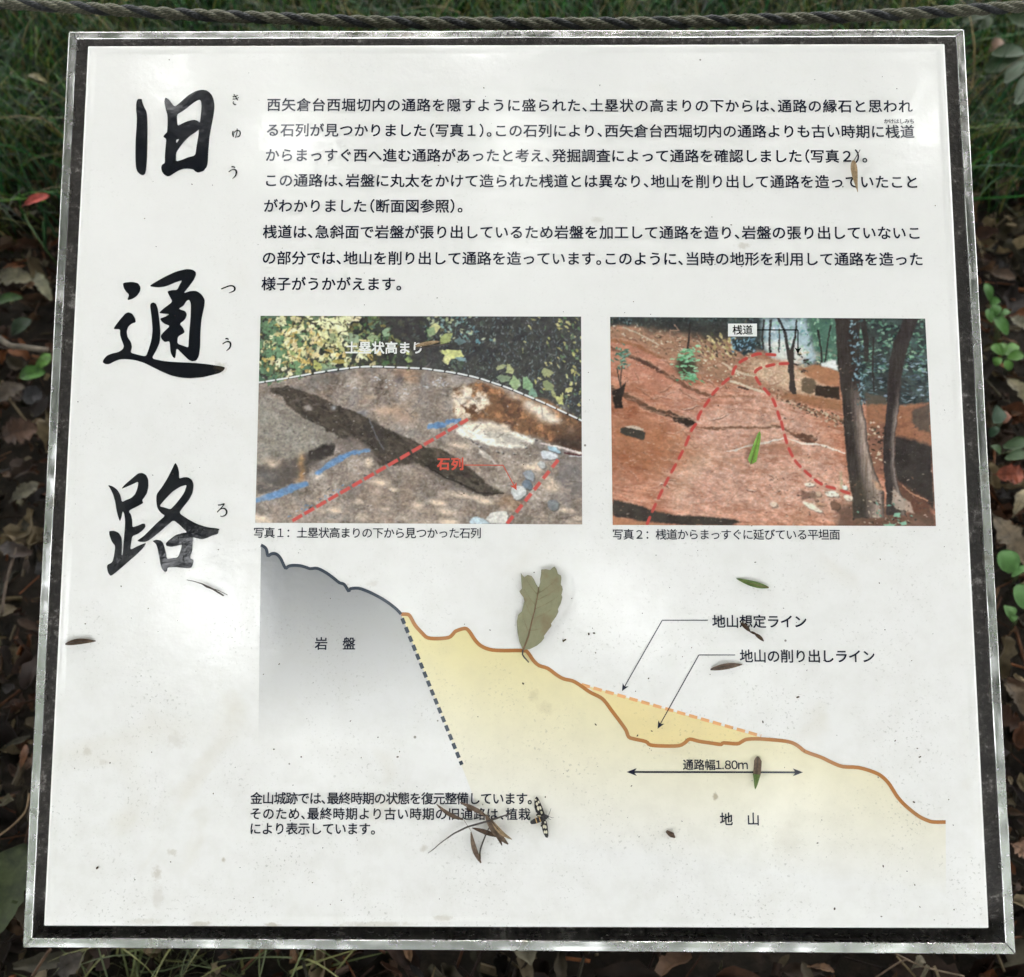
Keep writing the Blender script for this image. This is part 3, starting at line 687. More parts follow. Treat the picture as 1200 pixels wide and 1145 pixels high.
A.scatter(105, yl, [(214, 210, 160), (232, 228, 184), (188, 180, 122), (216, 198, 146)], (7, 16), (5, 9), jit=14)
A.scatter(110, fol*np.clip(1-np.abs(xm-.12)*6, 0, 1)*np.clip(1-np.abs(ym-.35)*3, 0, 1), [(214, 190, 120), (190, 160, 92), (228, 216, 160)], (4, 9), (2, 5))
right = fol*np.clip((xm - .42)*5, 0, 1)
A.blend(right*.5, (66, 64, 66))
A.scatter(1100, right, [(104, 112, 112), (60, 62, 66), (84, 102, 108), (44, 44, 48), (90, 92, 84), (120, 132, 132)], (2, 6), (.8, 1.8), (.3, 2.6), .6, .85)
A.scatter(90, right*np.clip((xm-.8)*6, 0, 1), [(176, 172, 104), (150, 150, 90), (92, 116, 84), (202, 192, 130)], (3, 8), (1.5, 4), (.2, 1.6))
A.scatter(70, fol*np.clip(1-np.abs(xm-.6)*7, 0, 1)*(A.yy < 400), [(96, 128, 132), (120, 148, 140), (170, 176, 140)], (3, 7), (2, 4))
for cx, cy, l, w, an, c in [(510, 384, 15, 13, .3, (192, 188, 130)), (522, 396, 17, 12, -.8, (160, 168, 104)), (505, 388, 10, 12, .4, (128, 148, 108)), (538, 399, 14, 9, .1, (96, 116, 118)),
        (530, 414, 30, 17, .15, (206, 206, 132)), (541, 420, 14, 8, .2, (124, 152, 158)), (524, 419, 14, 12, 1.3, (214, 212, 148)), (560, 400, 8, 5, .5, (90, 130, 140)), (587, 430, 16, 7, -.2, (150, 152, 112)), (597, 432, 14, 10, .9, (176, 178, 124)),
        (591, 443, 16, 9, .1, (124, 140, 112)), (603, 449, 17, 14, 1.4, (150, 172, 124)), (618, 450, 20, 12, 1.0, (134, 168, 124)), (625, 462, 14, 10, 1.2, (118, 152, 130)),
        (640, 436, 15, 11, .1, (150, 152, 108)), (643, 452, 18, 14, .5, (132, 142, 98)), (649, 461, 13, 7, 1.1, (160, 160, 110)), (656, 470, 14, 9, .8, (196, 196, 120)), (667, 456, 12, 8, -.5, (206, 200, 130)),
        (452, 388, 16, 11, -.9, (134, 160, 124)), (437, 396, 15, 12, 1.3, (142, 160, 116)), (413, 396, 24, 12, .25, (142, 160, 128)), (390, 396, 14, 12, 1.0, (150, 160, 116)), (382, 430, 30, 10, .25, (136, 160, 118)), (372, 428, 14, 10, 1.1, (182, 180, 100)), (346, 427, 17, 11, -.3, (98, 138, 96)),
        (315, 413, 13, 14, .6, (98, 134, 98)), (325, 413, 16, 12, 1.5, (104, 140, 104)), (314, 388, 14, 9, .6, (92, 126, 88)), (325, 398, 14, 8, .7, (100, 136, 98)), (342, 413, 12, 6, .6, (150, 168, 104)), (354, 422, 20, 7, .25, (206, 176, 96)), (397, 423, 16, 7, 0, (160, 142, 72)),
        (481, 413, 12, 8, .3, (200, 204, 130)), (478, 421, 10, 7, .3, (140, 160, 96)), (434, 418, 10, 7, .9, (190, 160, 90)), (391, 378, 42, 15, .0, (236, 232, 178)), (378, 392, 18, 14, .5, (230, 226, 170)), (398, 384, 22, 12, .8, (240, 236, 186)), (416, 374, 14, 7, -.3, (222, 206, 168))]:
    A.leaf(cx, cy, l, w, an, c)
A.poly(m_(t2, [(-300,20),(40,20),(60,180),(20,330),(-60,330),(-90,200),(-160,170),(-220,100)]), (52, 48, 50), 3, 2, 8, alpha=.75)
A.poly(m_(t2, [(-40,240),(150,250),(180,360),(160,400),(-40,395)]), (60, 58, 58), 3, 1.5, 8, alpha=.8)
# earth under the ridge
A.poly(m_(t1, [(960,410),(1080,400),(1200,420),(1180,520),(1040,480)]) , (120, 88, 70), 6, 3, 8, alpha=.55)
for x, y in [(452, 447), (460, 452), (475, 460), (468, 461), (512, 450), (517, 446), (506, 452), (522, 451), (418, 454), (497, 452), (440, 444)]:
    for _ in range(5): A.leaf(x + A.r.normal(0, 4), y + A.r.normal(0, 2), A.r.uniform(2, 5), A.r.uniform(1, 2), A.r.uniform(-.8, .4), (200, 200, 206), .6, .8)
for x, y, rx, ry, c, a in [(390, 434, 14, 3, (60, 66, 80), .9), (433, 465, 8, 2.5, (226, 190, 158), .9), (460, 482, 22, 9, (196, 158, 132), .75), (448, 480, 10, 4, (214, 176, 150), .7), (475, 490, 14, 8, (190, 154, 132), .7),
        (425, 470, 7, 4, (176, 134, 112), .5), (380, 445, 20, 5, (108, 100, 92), .7), (344, 458, 22, 8, (112, 106, 102), .6), (478, 440, 8, 8, (204, 156, 122), .7), (468, 445, 6, 6, (80, 74, 80), .7), (424, 484, 8, 4, (112, 124, 156), .5)]:
    A.blob(x, y, rx, ry, c, a)
# brown leafy patches with sun flecks at the right
bp = A.poly([(533, 455), (560, 447), (600, 462), (640, 468), (683, 494), (684, 532), (660, 524), (630, 512), (600, 505), (566, 490), (548, 500), (532, 492)], None, 6, 3, 8, get=True)
A.blend(bp, (122, 84, 58)); A.blend(bp*np.clip((A.noise(7)-.5)*6, 0, 1), (176, 118, 78)); A.blend(bp*np.clip((A.noise(8)-.54)*7, 0, 1)*.9, (84, 56, 42))
wf = A.poly([(531, 460), (545, 450), (572, 462), (574, 474), (560, 482), (543, 492), (532, 486)], None, 5, 3, 6, get=True)
A.blend(wf*np.clip((A.noise(6)-.38)*5, 0, 1), (240, 216, 190))
for x, y, rx, ry, a in [(632, 480, 13, 7, 1), (641, 488, 12, 7, .95), (620, 474, 7, 6, .9), (650, 492, 8, 4, .7), (660, 478, 5, 5, .35), (545, 462, 6, 6, .8), (538, 470, 6, 4, .9), (556, 470, 7, 4, .8), (566, 466, 5, 4, .8), (604, 466, 10, 3, .5), (668, 505, 5, 5, .4)]:
    A.blob(x, y, rx, ry, (250, 236, 220), a, 0.2)
A.poly([(652, 512), (684, 506), (684, 530), (660, 524), (646, 518)], (52, 38, 34), 6, 2, 6, alpha=.9)
A.poly([(640, 500), (684, 498), (684, 514), (650, 514)], (84, 58, 44), 6, 3, 6, alpha=.7)
# the bright sunlit oval
A.poly(m_(t4, [(260,80),(330,40),(430,30),(560,60),(640,85),(740,120),(820,150),(800,185),(740,205),(640,215),(540,200),(440,165),(340,140),(280,110)]), (252, 242, 226), 3, 1.6, 6)
A.poly(m_(t2, [(330,760),(480,780),(640,800),(640,860),(330,830)]), (244, 226, 204), 5, 2, 6, alpha=.85)
# the dark trench
tr = A.poly(m_(t1, [(250,520),(330,552),(450,588),(520,615),(570,650),(690,690),(800,735),(870,790)]) + m_(t4, [(-180,90),(-60,140),(60,205),(170,215),(230,260),(330,330),(420,400),(500,470),(590,520),(600,530),(480,545),(380,520),(260,470),(120,400),(0,320)]) + m_(t3, [(900,330),(830,260),(760,180),(600,140),(500,90),(360,0)]) + m_(t1, [(330,720),(250,660),(220,600),(130,560),(125,545),(180,530)]), None, 2.2, 1.3, 5, get=True)
A.blend(tr*.97, (60, 50, 43)); A.blend(tr*np.clip((A.noise(9, 4, ang=.5)-.48)*5, 0, 1)*.8, (34, 29, 26)); A.blend(tr*np.clip((A.noise(5, 3, ang=.5)-.52)*5, 0, 1)*.5, (102, 90, 80))
A.poly(m_(t4, [(-60,300),(60,350),(180,400),(330,460),(330,500),(180,470),(40,400),(-60,340)]), (112, 100, 92), 4, 2, 6, alpha=.6)
A.line(m_(t4, [(0,295),(80,350),(180,410),(300,460),(420,520),(600,530)]), [1, 1.8, 1.6, 2, 1.6, .8], (32, 26, 24), 1)
A.blob(361, 478, 5.5, 3.5, (172, 160, 150), .9, .1, 2); A.blob(391, 477, 3, 3, (176, 176, 180), .8, 1)
A.poly(m_(t3, [(830,0),(870,0),(920,80),(960,220),(900,260),(830,150),(790,60)]), (54, 47, 44), 5, 2, 5, alpha=.7)
A.line(m_(t3, [(820, 0), (850, 60), (870, 120), (930, 220)]), 1.4, (150, 156, 176), 1.4, .4)
# left bank slab and shadow under it
sl_ = A.poly(m_(t1, [(60,590),(160,600),(250,670),(330,740),(420,775)]) + m_(t3, [(500,60),(520,95),(580,105),(600,130),(540,190),(440,215),(380,260),(300,290),(180,300),(30,330)]), None, 2, 1.4, 6, get=True)
A.blend(sl_*.85, (150, 141, 130)); A.blend(sl_*np.clip((n3-.55)*5, 0, 1)*.5, (92, 88, 86)); A.blend(sl_*np.clip((n2-.6)*6, 0, 1)*.5, (168, 160, 150))
A.poly(m_(t3, [(30,330),(180,300),(330,280),(440,215),(560,160),(590,180),(570,250),(480,300),(420,340),(380,410),(300,460),(120,520),(30,540)]), (66, 58, 54), 4, 2.4, 5, alpha=.85)
A.poly(m_(t3, [(400,230),(500,190),(580,190),(570,250),(440,300),(380,330)]), (32, 26, 26), 3, 2, 5, alpha=.8)
A.blob(*t3(150, 320), 8, 5, (236, 210, 186), .9); A.blob(*t3(120, 300), 14, 5, (190, 160, 136), .5); A.blob(*t3(345, 300), 4, 9, (196, 142, 88), .9, .1); A.blob(*t3(350, 400), 3.5, 9, (186, 130, 76), .8, .2)
A.blob(*t3(330, 440), 8, 3, (190, 150, 116), .7); A.blob(*t3(465, 410), 8, 4, (232, 216, 202), .9, -.5)
A.blob(*t3(100, 400), 14, 5, (100, 96, 92), .7); A.poly(m_(t3, [(580,150),(700,130),(830,200),(900,300),(760,260),(620,240)]), (118, 104, 98), 5, 2, 6, alpha=.8)
# blue painted marks
for pts, w in [(m_(t3, [(460,385),(540,330),(620,280),(710,240),(820,225)]), [4.5, 6, 6, 4, 2.5]), (m_(t3, [(20,580),(120,550),(200,525),(280,490),(380,460)]), [5, 7, 8, 8, 5]), (m_(t4, [(70, 60), (130, 50), (180, 45)]), [3, 7, 5]), (m_(t4, [(200,25),(290,10)]), [4, 4])]:
    A.line(pts, w, (92, 138, 190), 2.5, .85)
    for i in range(26):
        k_ = A.r.integers(len(pts) - 1); f_ = A.r.random(); x = pts[k_][0]*(1-f_)+pts[k_+1][0]*f_; y = pts[k_][1]*(1-f_)+pts[k_+1][1]*f_
        A.leaf(x + A.r.normal(0, 1.5), y + A.r.normal(0, 1.3), 5, 1.6, -.4, (74, 118, 176) if i % 3 else (130, 160, 196), .8, .7)
for i in range(60):
    f_ = A.r.random(); x, y = t3(260 + 560*f_, 700 - 300*f_); A.leaf(x + A.r.normal(0, 2), y + A.r.normal(0, 2.5), A.r.uniform(2, 5), 1.6, -.5, [(90, 140, 196), (40, 40, 52), (150, 170, 190)][i % 3], .7, .75)
# sun flecks on the lower ground
for x, y, rx, ry, a in [*[(*t3(x, y), rx, ry, a) for x, y, rx, ry, a in ((80,715,13,6,.95), (585,645,9,5,.8), (780,695,9,6,.75), (900,450,14,5,.9), (1000,500,8,3,.8), (820,310,6,7,.85), (745,585,9,4,.5), (1165,610,8,6,.8), (30,690,5,6,.6), (940,640,8,4,.4), (700,410,8,4,.3))],
        *[(*t4(x, y), rx, ry, a) for x, y, rx, ry, a in ((135,592,12,4.5,1), (10,610,5,5,.7), (220,730,14,5,.9), (190,660,12,5,.55), (480,245,8,10,.0), (290,190,16,4,.7), (480,585,14,4,.8), (340,545,34,4,.7), (950,480,12,9,1), (915,440,9,7,1), (850,340,9,7,.9), (790,345,14,4,.8), (1080,310,12,4,.6), (1060,650,14,4,.7), (1120,700,8,4,.7), (960,640,8,4,.3), (590,640,6,4,.5))]]:
    if a > 0: A.blob(x, y, rx*.9, ry*.85, (244, 216, 190), min(1, a*1.2), .15, 1.6)
A.poly(m_(t4, [(430,220),(450,225),(510,265),(545,320),(520,300),(450,275),(428,240)]), (240, 226, 212), 2.0, .8, 4)
A.poly(m_(t4, [(600,540),(700,560),(740,600),(680,650),(600,620),(540,600)]), (146, 104, 70), 8, 3, 5, alpha=.55)
A.poly(m_(t4, [(1000,290),(1148,270),(1148,600),(1060,520),(960,420),(980,340)]), (112, 106, 106), 8, 3, 6, alpha=.7)
sh_ = np.clip((A.noise(24, 12, 4, .6, ang=.3) - .50)*4, 0, 1) * np.clip((A.yy - 440)/30, 0, 1); A.blend(sh_*(1 - tr)*(1 - bp)*.42, (104, 92, 84))
sf = np.clip((A.noise(20, 9, 4, .6, ang=.2) - .56)*6, 0, 1) * np.clip((A.yy - 540)/40, 0, 1); A.blend(sf*(1 - tr)*.5, (214, 186, 164))
A.creases(110, (300, 455, 680, 612), (.35, .5), (6, 22), (84, 72, 66), (178, 164, 152), .4)
A.creases(50, (300, 430, 560, 480), (.1, .4), (6, 20), (92, 84, 80), (170, 164, 160), .5)
# small stones and pits
for _ in range(520):
    x, y = A.r.uniform(300, 684), A.r.uniform(440, 614)
    A.leaf(x, y, A.r.uniform(1, 3.4), A.r.uniform(.7, 1.7), A.r.uniform(-.6, .6), [(66, 58, 56), (176, 168, 166), (88, 78, 74), (206, 198, 196)][A.r.integers(4)], .8, A.r.uniform(.35, .85))
for pts, w in [(m_(t3, [(460,385),(540,330),(620,280),(710,240),(820,225)]), [4.5, 6, 6, 4, 2.5]), (m_(t3, [(20,580),(120,550),(200,525),(280,490),(380,460)]), [5, 7, 8, 8, 5]), (m_(t4, [(70, 60), (130, 50), (180, 45)]), [3, 7, 5])]: A.line(pts, w, (92, 134, 184), 3.0, .6)
# stones of the row
def stone(P_, pts, c, f=t4):
    for _ in range(2): pts = [q_ for a, b in zip(pts, pts[1:] + pts[:1]) for q_ in ((a[0]*.75+b[0]*.25, a[1]*.75+b[1]*.25), (a[0]*.25+b[0]*.75, a[1]*.25+b[1]*.75))]
    P_.poly(m_(f, [(x + 8, y + 10) for x, y in pts]), tuple(v*.45 for v in c), 1.8, .3, 3, .7); P_.poly(m_(f, pts), c, 1.0, .5, 4)
    cx = sum(p[0] for p in pts)/len(pts); cy = sum(p[1] for p in pts)/len(pts); x, y = f(cx, cy - 8); P_.blob(x, y, (max(p[0] for p in pts)-cx)/6*.6, (max(p[1] for p in pts)-cy)/6*.5, tuple(min(v*1.12, 252) for v in c), .7)
stone(A, [(360,720),(375,702),(410,695),(450,702),(490,725),(515,745),(360,745)], (186, 202, 210))
stone(A, [(470,700),(520,660),(580,648),(628,655),(632,700),(615,745),(515,745),(490,722)], (214, 208, 200))
stone(A, [(650,490),(680,470),(740,478),(765,500),(750,545),(720,568),(685,574),(655,545)], (212, 212, 210))
stone(A, [(722,455),(755,428),(790,440),(800,490),(765,500),(735,480)], (106, 118, 134))
stone(A, [(730,375),(790,362),(818,390),(808,450),(795,440),(750,420),(740,400)], (146, 150, 160))
stone(A, [(862,222),(930,235),(985,262),(975,285),(900,290),(868,275)], (214, 216, 222))
stone(A, [(905,195),(945,192),(1000,230),(1000,250),(960,240),(915,222)], (160, 188, 204))
stone(A, [(830,310),(870,298),(898,320),(890,355),(850,350)], (190, 188, 186))
stone(A, [(905,585),(950,568),(990,585),(985,640),(940,650),(908,620)], (120, 122, 126))
A.line(m_(t4, [(860,175),(1000,205),(1148,245)]), [1.5, 2.2, 2.5], (232, 214, 206), .8); A.line(m_(t4, [(1030,240),(1148,262)]), 1.8, (70, 30, 36), .8); A.line(m_(t4, [(1060,262),(1148,270)]), 1.0, (216, 220, 226), .7)
for x, y in [(380, 165), (440, 205), (830, 155), (370, 150), (410, 180), (560, 240), (600, 250), (680, 255), (760, 210)]: A.leaf(*t4(x, y), 4, 2.2, .3, (60, 54, 56), .8, .9); A.leaf(*t4(x-10, y-8), 3, 1.6, .3, (180, 184, 190), .7, .7)
# contrast grain
A.scatter(420, fol*(xm < .42), [(34, 36, 30), (56, 58, 44), (70, 62, 40)], (2, 7), (.8, 2.2), (0, 3.1), .7, .8)
A.breakup(.75, .20, 20)
# printed annotation lines
A.dash([(x, y+.9) for x, y in ridge[::6]], 1.5, 300, 0, (36, 36, 40), .7, .75)
A.dash(ridge[::4] if len(ridge) > 8 else ridge, 1.9, 9.5, 2.6, (236, 238, 238), .6)
red = (208, 92, 86)
for a, b in dashes(t3(285, 722), t4(350, 8), 13.2, 3.0): A.bar(a, b, 4.0, red)
for a, b in dashes(t4(625, 742), t4(1005, 268), 11.5, 5.4): A.bar(a, b, 4.2, red)
# ---- right photograph: levelled path
B = Paint(712, 369, 390, 251, 1.7, 9)
n1, n2, n3 = B.noise(34, 18, ang=.2), B.noise(8, 5, ang=.2), B.noise(2.4, 1.8, octv=2)
st_ = B.noise(22, 2.6, 4, .7, ang=.16)
B.c[:] = np.array([192, 126, 98], np.float32) + (n1[..., None]-.5)*90 + (n2[..., None]-.5)*34 + (n3[..., None]-.5)*30 + (st_[..., None]-.5)*95*np.array([1, .95, .9])
pk = B.poly([(790, 470), (850, 462), (900, 450), (960, 500), (990, 560), (1000, 600), (860, 606), (790, 600), (770, 560), (790, 500)], None, 30, 4, 10, get=True); B.blend(pk*.66, (216, 168, 148))
for sl_q in [0]: pass
B.blend(pk*np.clip((n3-.5)*4, 0, 1)*.5, (222, 190, 176)); B.blend(pk*np.clip((.46-n2)*8, 0, 1)*.4, (150, 108, 92))
og = B.poly([(716, 500), (760, 495), (800, 505), (820, 530), (770, 560), (740, 545), (716, 530)], None, 20, 4, 9, get=True); B.blend(og*.62, (172, 106, 68)); B.blend(og*np.clip((n3-.55)*5, 0, 1)*.4, (120, 76, 52))
B.poly([(716, 395), (745, 395), (800, 440), (850, 470), (820, 490), (770, 470), (716, 430)], (182, 118, 96), 10, 3, 8, alpha=.6)
# far, wooded top
top = B.poly([(712, 366), (1100, 366), (1100, 478), (1010, 470), (985, 440), (960, 432), (940, 440), (930, 420), (885, 412), (870, 400), (820, 392), (790, 388), (760, 384), (730, 382), (712, 384)], None, 5, 3, 7, get=True)
B.blend(top, (44, 50, 50)); B.blend(top*np.clip((B.noise(9)-.5)*5, 0, 1)*.8, (70, 88, 84)); B.blend(top*np.clip((B.noise(6)-.58)*7, 0, 1)*.7, (22, 26, 30))
xr = (B.xx - 712) / 390
B.scatter(420, top*np.clip((xr-.55)*6, 0, 1)*(B.yy < 440), [(104, 150, 122), (70, 112, 96), (140, 178, 146), (50, 76, 66), (36, 52, 50)], (3, 8), (2, 4), (-.5, .9), .8, .85)
B.scatter(260, top*np.clip((xr-.62)*6, 0, 1)*(B.yy > 415), [(112, 136, 150), (70, 96, 104), (150, 170, 184), (60, 70, 80), (30, 40, 46)], (3, 9), (1, 2.4), (-.3, .5), .8, .85)
B.scatter(240, top*(xr < .45), [(80, 104, 108), (50, 64, 66), (100, 118, 118), (86, 80, 66), (30, 34, 36)], (2, 6), (1.2, 3), soft=.8, alpha=.8)
# bright clearing behind the label
B.poly([(893, 372), (945, 372), (950, 395), (960, 420), (945, 428), (930, 418), (905, 420), (893, 404)], (178, 200, 210), 8, 3, 6, alpha=.9)
B.poly([(893, 400), (930, 398), (948, 412), (935, 428), (905, 418)], (222, 220, 212), 6, 2, 5, alpha=.9)
B.scatter(90, (B.xx > 893)*(B.xx < 950)*(B.yy < 412)*1.0, [(120, 160, 140), (96, 140, 150), (226, 232, 236), (150, 190, 160)], (2, 6), (1.5, 3), alpha=.8)
B.poly([(946, 372), (985, 372), (985, 425), (958, 424), (950, 395)], (74, 110, 92), 5, 3, 5, alpha=.85)
B.scatter(70, (B.xx > 945)*(B.xx < 985)*(B.yy < 425)*1.0, [(120, 166, 134), (60, 96, 80), (90, 134, 106), (160, 190, 160)], (3, 6), (2, 4), alpha=.9)
# upper left slope: stones, litter, roots
ul = B.poly([(712, 382), (745, 382), (800, 388), (862, 396), (900, 420), (935, 440), (960, 470), (930, 468), (870, 452), (820, 440), (790, 425), (740, 400), (712, 398)], None, 8, 3, 6, get=True)
B.blend(ul*.8, (150, 112, 88)); B.scatter(520, ul, [(206, 190, 160), (110, 84, 62), (180, 150, 118), (78, 56, 44), (224, 214, 190), (140, 96, 70)], (2, 5), (1, 2.4), (-.2, 1.0), .8, .85)
B.poly([(745, 374), (850, 374), (868, 398), (840, 402), (800, 392), (760, 388)], (46, 44, 42), 8, 3, 6, alpha=.75)
B.scatter(80, (B.xx > 820)*(B.xx < 862)*(B.yy > 390)*(B.yy < 420)*1.0, [(214, 196, 140), (170, 150, 100), (60, 50, 42)], (3, 7), (2, 3), (.6, 1.1), .8, .9)
B.poly([(857, 397), (882, 397), (886, 412), (872, 416), (858, 408)], (34, 46, 52), 3, 2, 5); B.scatter(36, (B.xx > 856)*(B.xx < 886)*(B.yy > 396)*(B.yy < 412)*1.0, [(120, 160, 180), (80, 110, 130)], (3, 5), (1.5, 2.5))
lt = B.poly([(880, 420), (960, 432), (975, 452), (985, 480), (960, 470), (920, 455), (880, 440)], None, 10, 3, 7, get=True); B.blend(lt*.75, (212, 178, 146))
B.blend(lt*np.clip((n3-.5)*4, 0, 1)*.6, (238, 214, 184))
# dark creases of the slope
for pts, w, c, a in [(m_(t5, [(30,250),(110,285),(210,330),(300,370),(420,440),(520,500),(600,545),(700,580),(760,590)]), [3, 4, 5, 5, 4, 4, 4, 3, 2], (108, 68, 50), .8),
        (m_(t5, [(180,320),(280,360),(400,430)]), [2, 4, 2], (70, 44, 36), .7), (m_(t5, [(30,200),(120,210),(220,240),(320,290),(420,330)]), [4, 5, 5, 4, 2], (146, 92, 60), .6),
        (m_(t5, [(30,535),(110,580),(200,620),(300,680),(400,715),(500,740),(620,775)]), [4, 6, 6, 6, 5, 6, 4], (62, 44, 34), .9), (m_(t7, [(480,0),(560,25),(615,30)]), [4, 8, 4], (44, 34, 28), .9),
        (m_(t7, [(640,65),(730,70),(800,75),(950,65),(1180,62)]), [1, 3, 3.4, 3, 2], (110, 70, 50), .8), (m_(t8, [(0,60),(80,60),(150,100),(240,140),(340,150)]), [3, 2.6, 2, 3, 1.5], (96, 62, 46), .8), (m_(t8, [(180,118),(260,128),(340,140),(300,160),(230,150)]), [3, 6, 2, 4, 3], (80, 52, 40), .7),
        (m_(t6, [(0,560),(120,600),(240,660),(360,710),(520,770)]), [3, 3, 3, 4, 4], (120, 76, 54), .6), (m_(t5, [(780,600),(900,590),(1050,600)]), [2, 3, 2], (140, 90, 66), .6)]:
    q_ = [(x + B.r.normal(0, .45), y + B.r.normal(0, .55)) for x, y in smooth_line(pts, 5)]; wq = [v_[0] * B.r.uniform(.75, 1.2) for v_ in smooth_line([(v_, 0) for v_ in w], 5)]
    B.line([(x, y - 1.6) for x, y in q_], wq, (206, 158, 132), 2.0, a*.35); B.line(q_, wq, c, 1.5, a)
sh_ = np.clip((B.noise(18, 6, 4, .65, ang=.18) - .57)*9, 0, 1) * np.clip((B.yy - 440)/20, 0, 1); B.blend(sh_*.42*(B.xx < 1000), (150, 88, 62))
sf = np.clip((B.noise(12, 4, 4, .6, ang=.18) - .60)*10, 0, 1) * np.clip((B.yy - 400)/20, 0, 1); B.blend(sf*.42*(B.xx < 990), (228, 182, 160))
lf = np.clip((800 - B.xx)/60, 0, 1)*np.clip((B.yy - 440)/20, 0, 1)*np.clip((585 - B.yy)/20, 0, 1); B.blend(lf*.35, (140, 82, 54))
B.creases(150, (716, 420, 1000, 610), (.18, .3), (6, 26), (140, 88, 68), (222, 180, 158), .42)
B.creases(60, (716, 390, 860, 470), (.5, .3), (6, 22), (110, 70, 54), (210, 168, 140), .6)
B.creases(24, (760, 440, 1000, 600), (.1, .6), (8, 26), (120, 80, 66), (236, 218, 200), .9)
# foreground shadow band
B.poly(m_(t7, [(48,565),(130,590),(240,612),(330,650),(440,672),(560,685),(700,690),(800,700),(900,712),(950,730),(870,752),(600,752),(380,735),(240,722),(120,700),(48,685)]), (50, 42, 38), 2.4, 1.2, 6)
B.poly(m_(t7, [(48,690),(200,722),(380,742),(500,760),(48,760)]), (178, 118, 84), 1.6, .8, 5)
# stone line across the middle right
for i in range(150):
    f_ = B.r.random(); x, y = t6(60 + 480*f_, 595 + 190*f_); B.leaf(x + B.r.normal(0, 2), y + B.r.normal(0, 3.0), B.r.uniform(2, 5), B.r.uniform(1.5, 3), B.r.uniform(-.4, .9), [(60, 44, 34), (206, 186, 158), (110, 80, 60), (164, 136, 110)][i % 4], .8, .85)
# boulder and cut at right of the far path
B.poly(m_(t6, [(230,480),(260,462),(320,470),(335,500),(330,560),(300,580),(240,560)]), (96, 78, 60), 2, 1, 4); B.poly(m_(t6, [(210,400),(330,370),(420,370),(500,420),(500,520),(400,520),(330,480),(240,440)]), (168, 112, 78), 3, 1.5, 5)
B.poly(m_(t6, [(330,515),(500,530),(505,620),(330,590)]), (44, 32, 26), 2, 1, 4); B.poly(m_(t6, [(370,355),(480,340),(490,410),(430,395),(380,390)]), (232, 232, 230), 2, 1, 4)
B.poly(m_(t6, [(60,580),(200,570),(340,600),(520,620),(520,700),(380,680),(240,640),(100,610)]), (150, 98, 66), 4, 1.5, 5, alpha=.9)
B.scatter(26, (B.xx > 925)*(B.xx < 948)*(B.yy > 412)*(B.yy < 436)*1.0, [(60, 50, 44), (190, 170, 140), (40, 34, 30)], (3, 7), (1.5, 3), (-.2, .5))
# right bank
rb = B.poly(m_(t6, [(690,650),(830,640),(920,660),(1140,640),(1150,860)]) + m_(t8, [(1140,190),(900,125),(700,60),(690,0)]), None, 3, 1.5, 6, get=True); B.blend(rb, (150, 96, 68)); B.blend(rb*np.clip((n2-.55)*6, 0, 1)*.5, (112, 70, 52)); 
B.poly(m_(t6, [(1010,700),(1140,640),(1145,860),(1060,830),(1010,780)]), (66, 54, 46), 3, 2, 5, alpha=.85)
B.poly(m_(t6, [(680,570),(830,600),(830,650),(690,660)]), (80, 70, 60), 3, 1.5, 5)
B.poly(m_(t8, [(890,120),(1030,155),(1150,190),(1172,640),(1100,600),(980,520),(900,440),(880,300)]), (42, 35, 34), 4.5, 1.6, 6); B.poly(m_(t8, [(900,440),(960,470),(1120,580),(1175,680),(1175,760),(1000,680),(900,560)]), (96, 60, 46), 6, 1.6, 6)
B.line(m_(t8, [(940,468),(1000,520),(1060,550),(1120,580)]), 1.4, (190, 136, 104), .8)
B.poly(m_(t8, [(700,60),(820,30),(820,400),(740,380),(700,250)]), (120, 78, 62), 3, 1.5, 5, alpha=.85); B.scatter(60, (B.xx > 1017)*(B.xx < 1037)*(B.yy > 492)*(B.yy < 552)*1.0, [(50, 38, 32), (214, 190, 166), (140, 94, 70), (90, 60, 46)], (3, 6), (2, 3), (-.4, .5))
B.poly(m_(t8, [(480,620),(700,560),(900,640),(1175,690),(1190,790),(480,790)]), (84, 60, 50), 8, 3, 6, alpha=.8)
# background thin trunks
for pts, w in [(m_(t6, [(65,40),(110,120),(140,260),(160,420),(180,560)]), [3, 2.6, 4, 4, 6]), (m_(t6, [(200,60),(190,180),(165,280),(150,420)]), [2, 2.4, 3.6, 4]), (m_(t6, [(660,40),(690,200),(690,340)]), [7, 6, 5]), (m_(t6, [(350,130),(370,250),(375,350)]), [2, 2, 2]), (m_(t6, [(440,100),(420,200),(400,350)]), [1.6, 1.6, 1.6]), (m_(t5, [(1110,60),(1100,180),(1105,260)]), [2, 2, 2]), (m_(t5, [(1160,60),(1150,200),(1155,280)]), [1.6, 2, 2.4]), (m_(t5, [(590,80),(580,200),(575,280)]), [2, 2, 2.6]), (m_(t5, [(1020,60),(1030,180)]), [1.4, 1.4]), (m_(t6, [(10, 60), (10, 290)]), [1.4, 1.4]), (m_(t6, [(80, 120), (75, 280)]), [1.2, 1.6]), (m_(t6, [(740,180),(735,400),(745,560)]), [2.4, 2, 2])]:
    B.line(pts, w, (38, 32, 32), .9, .95)
B.poly(m_(t6, [(140,265),(180,265),(185,540),(200,580),(150,560),(148,400)]), (50, 40, 38), 1.2, .5, 4)
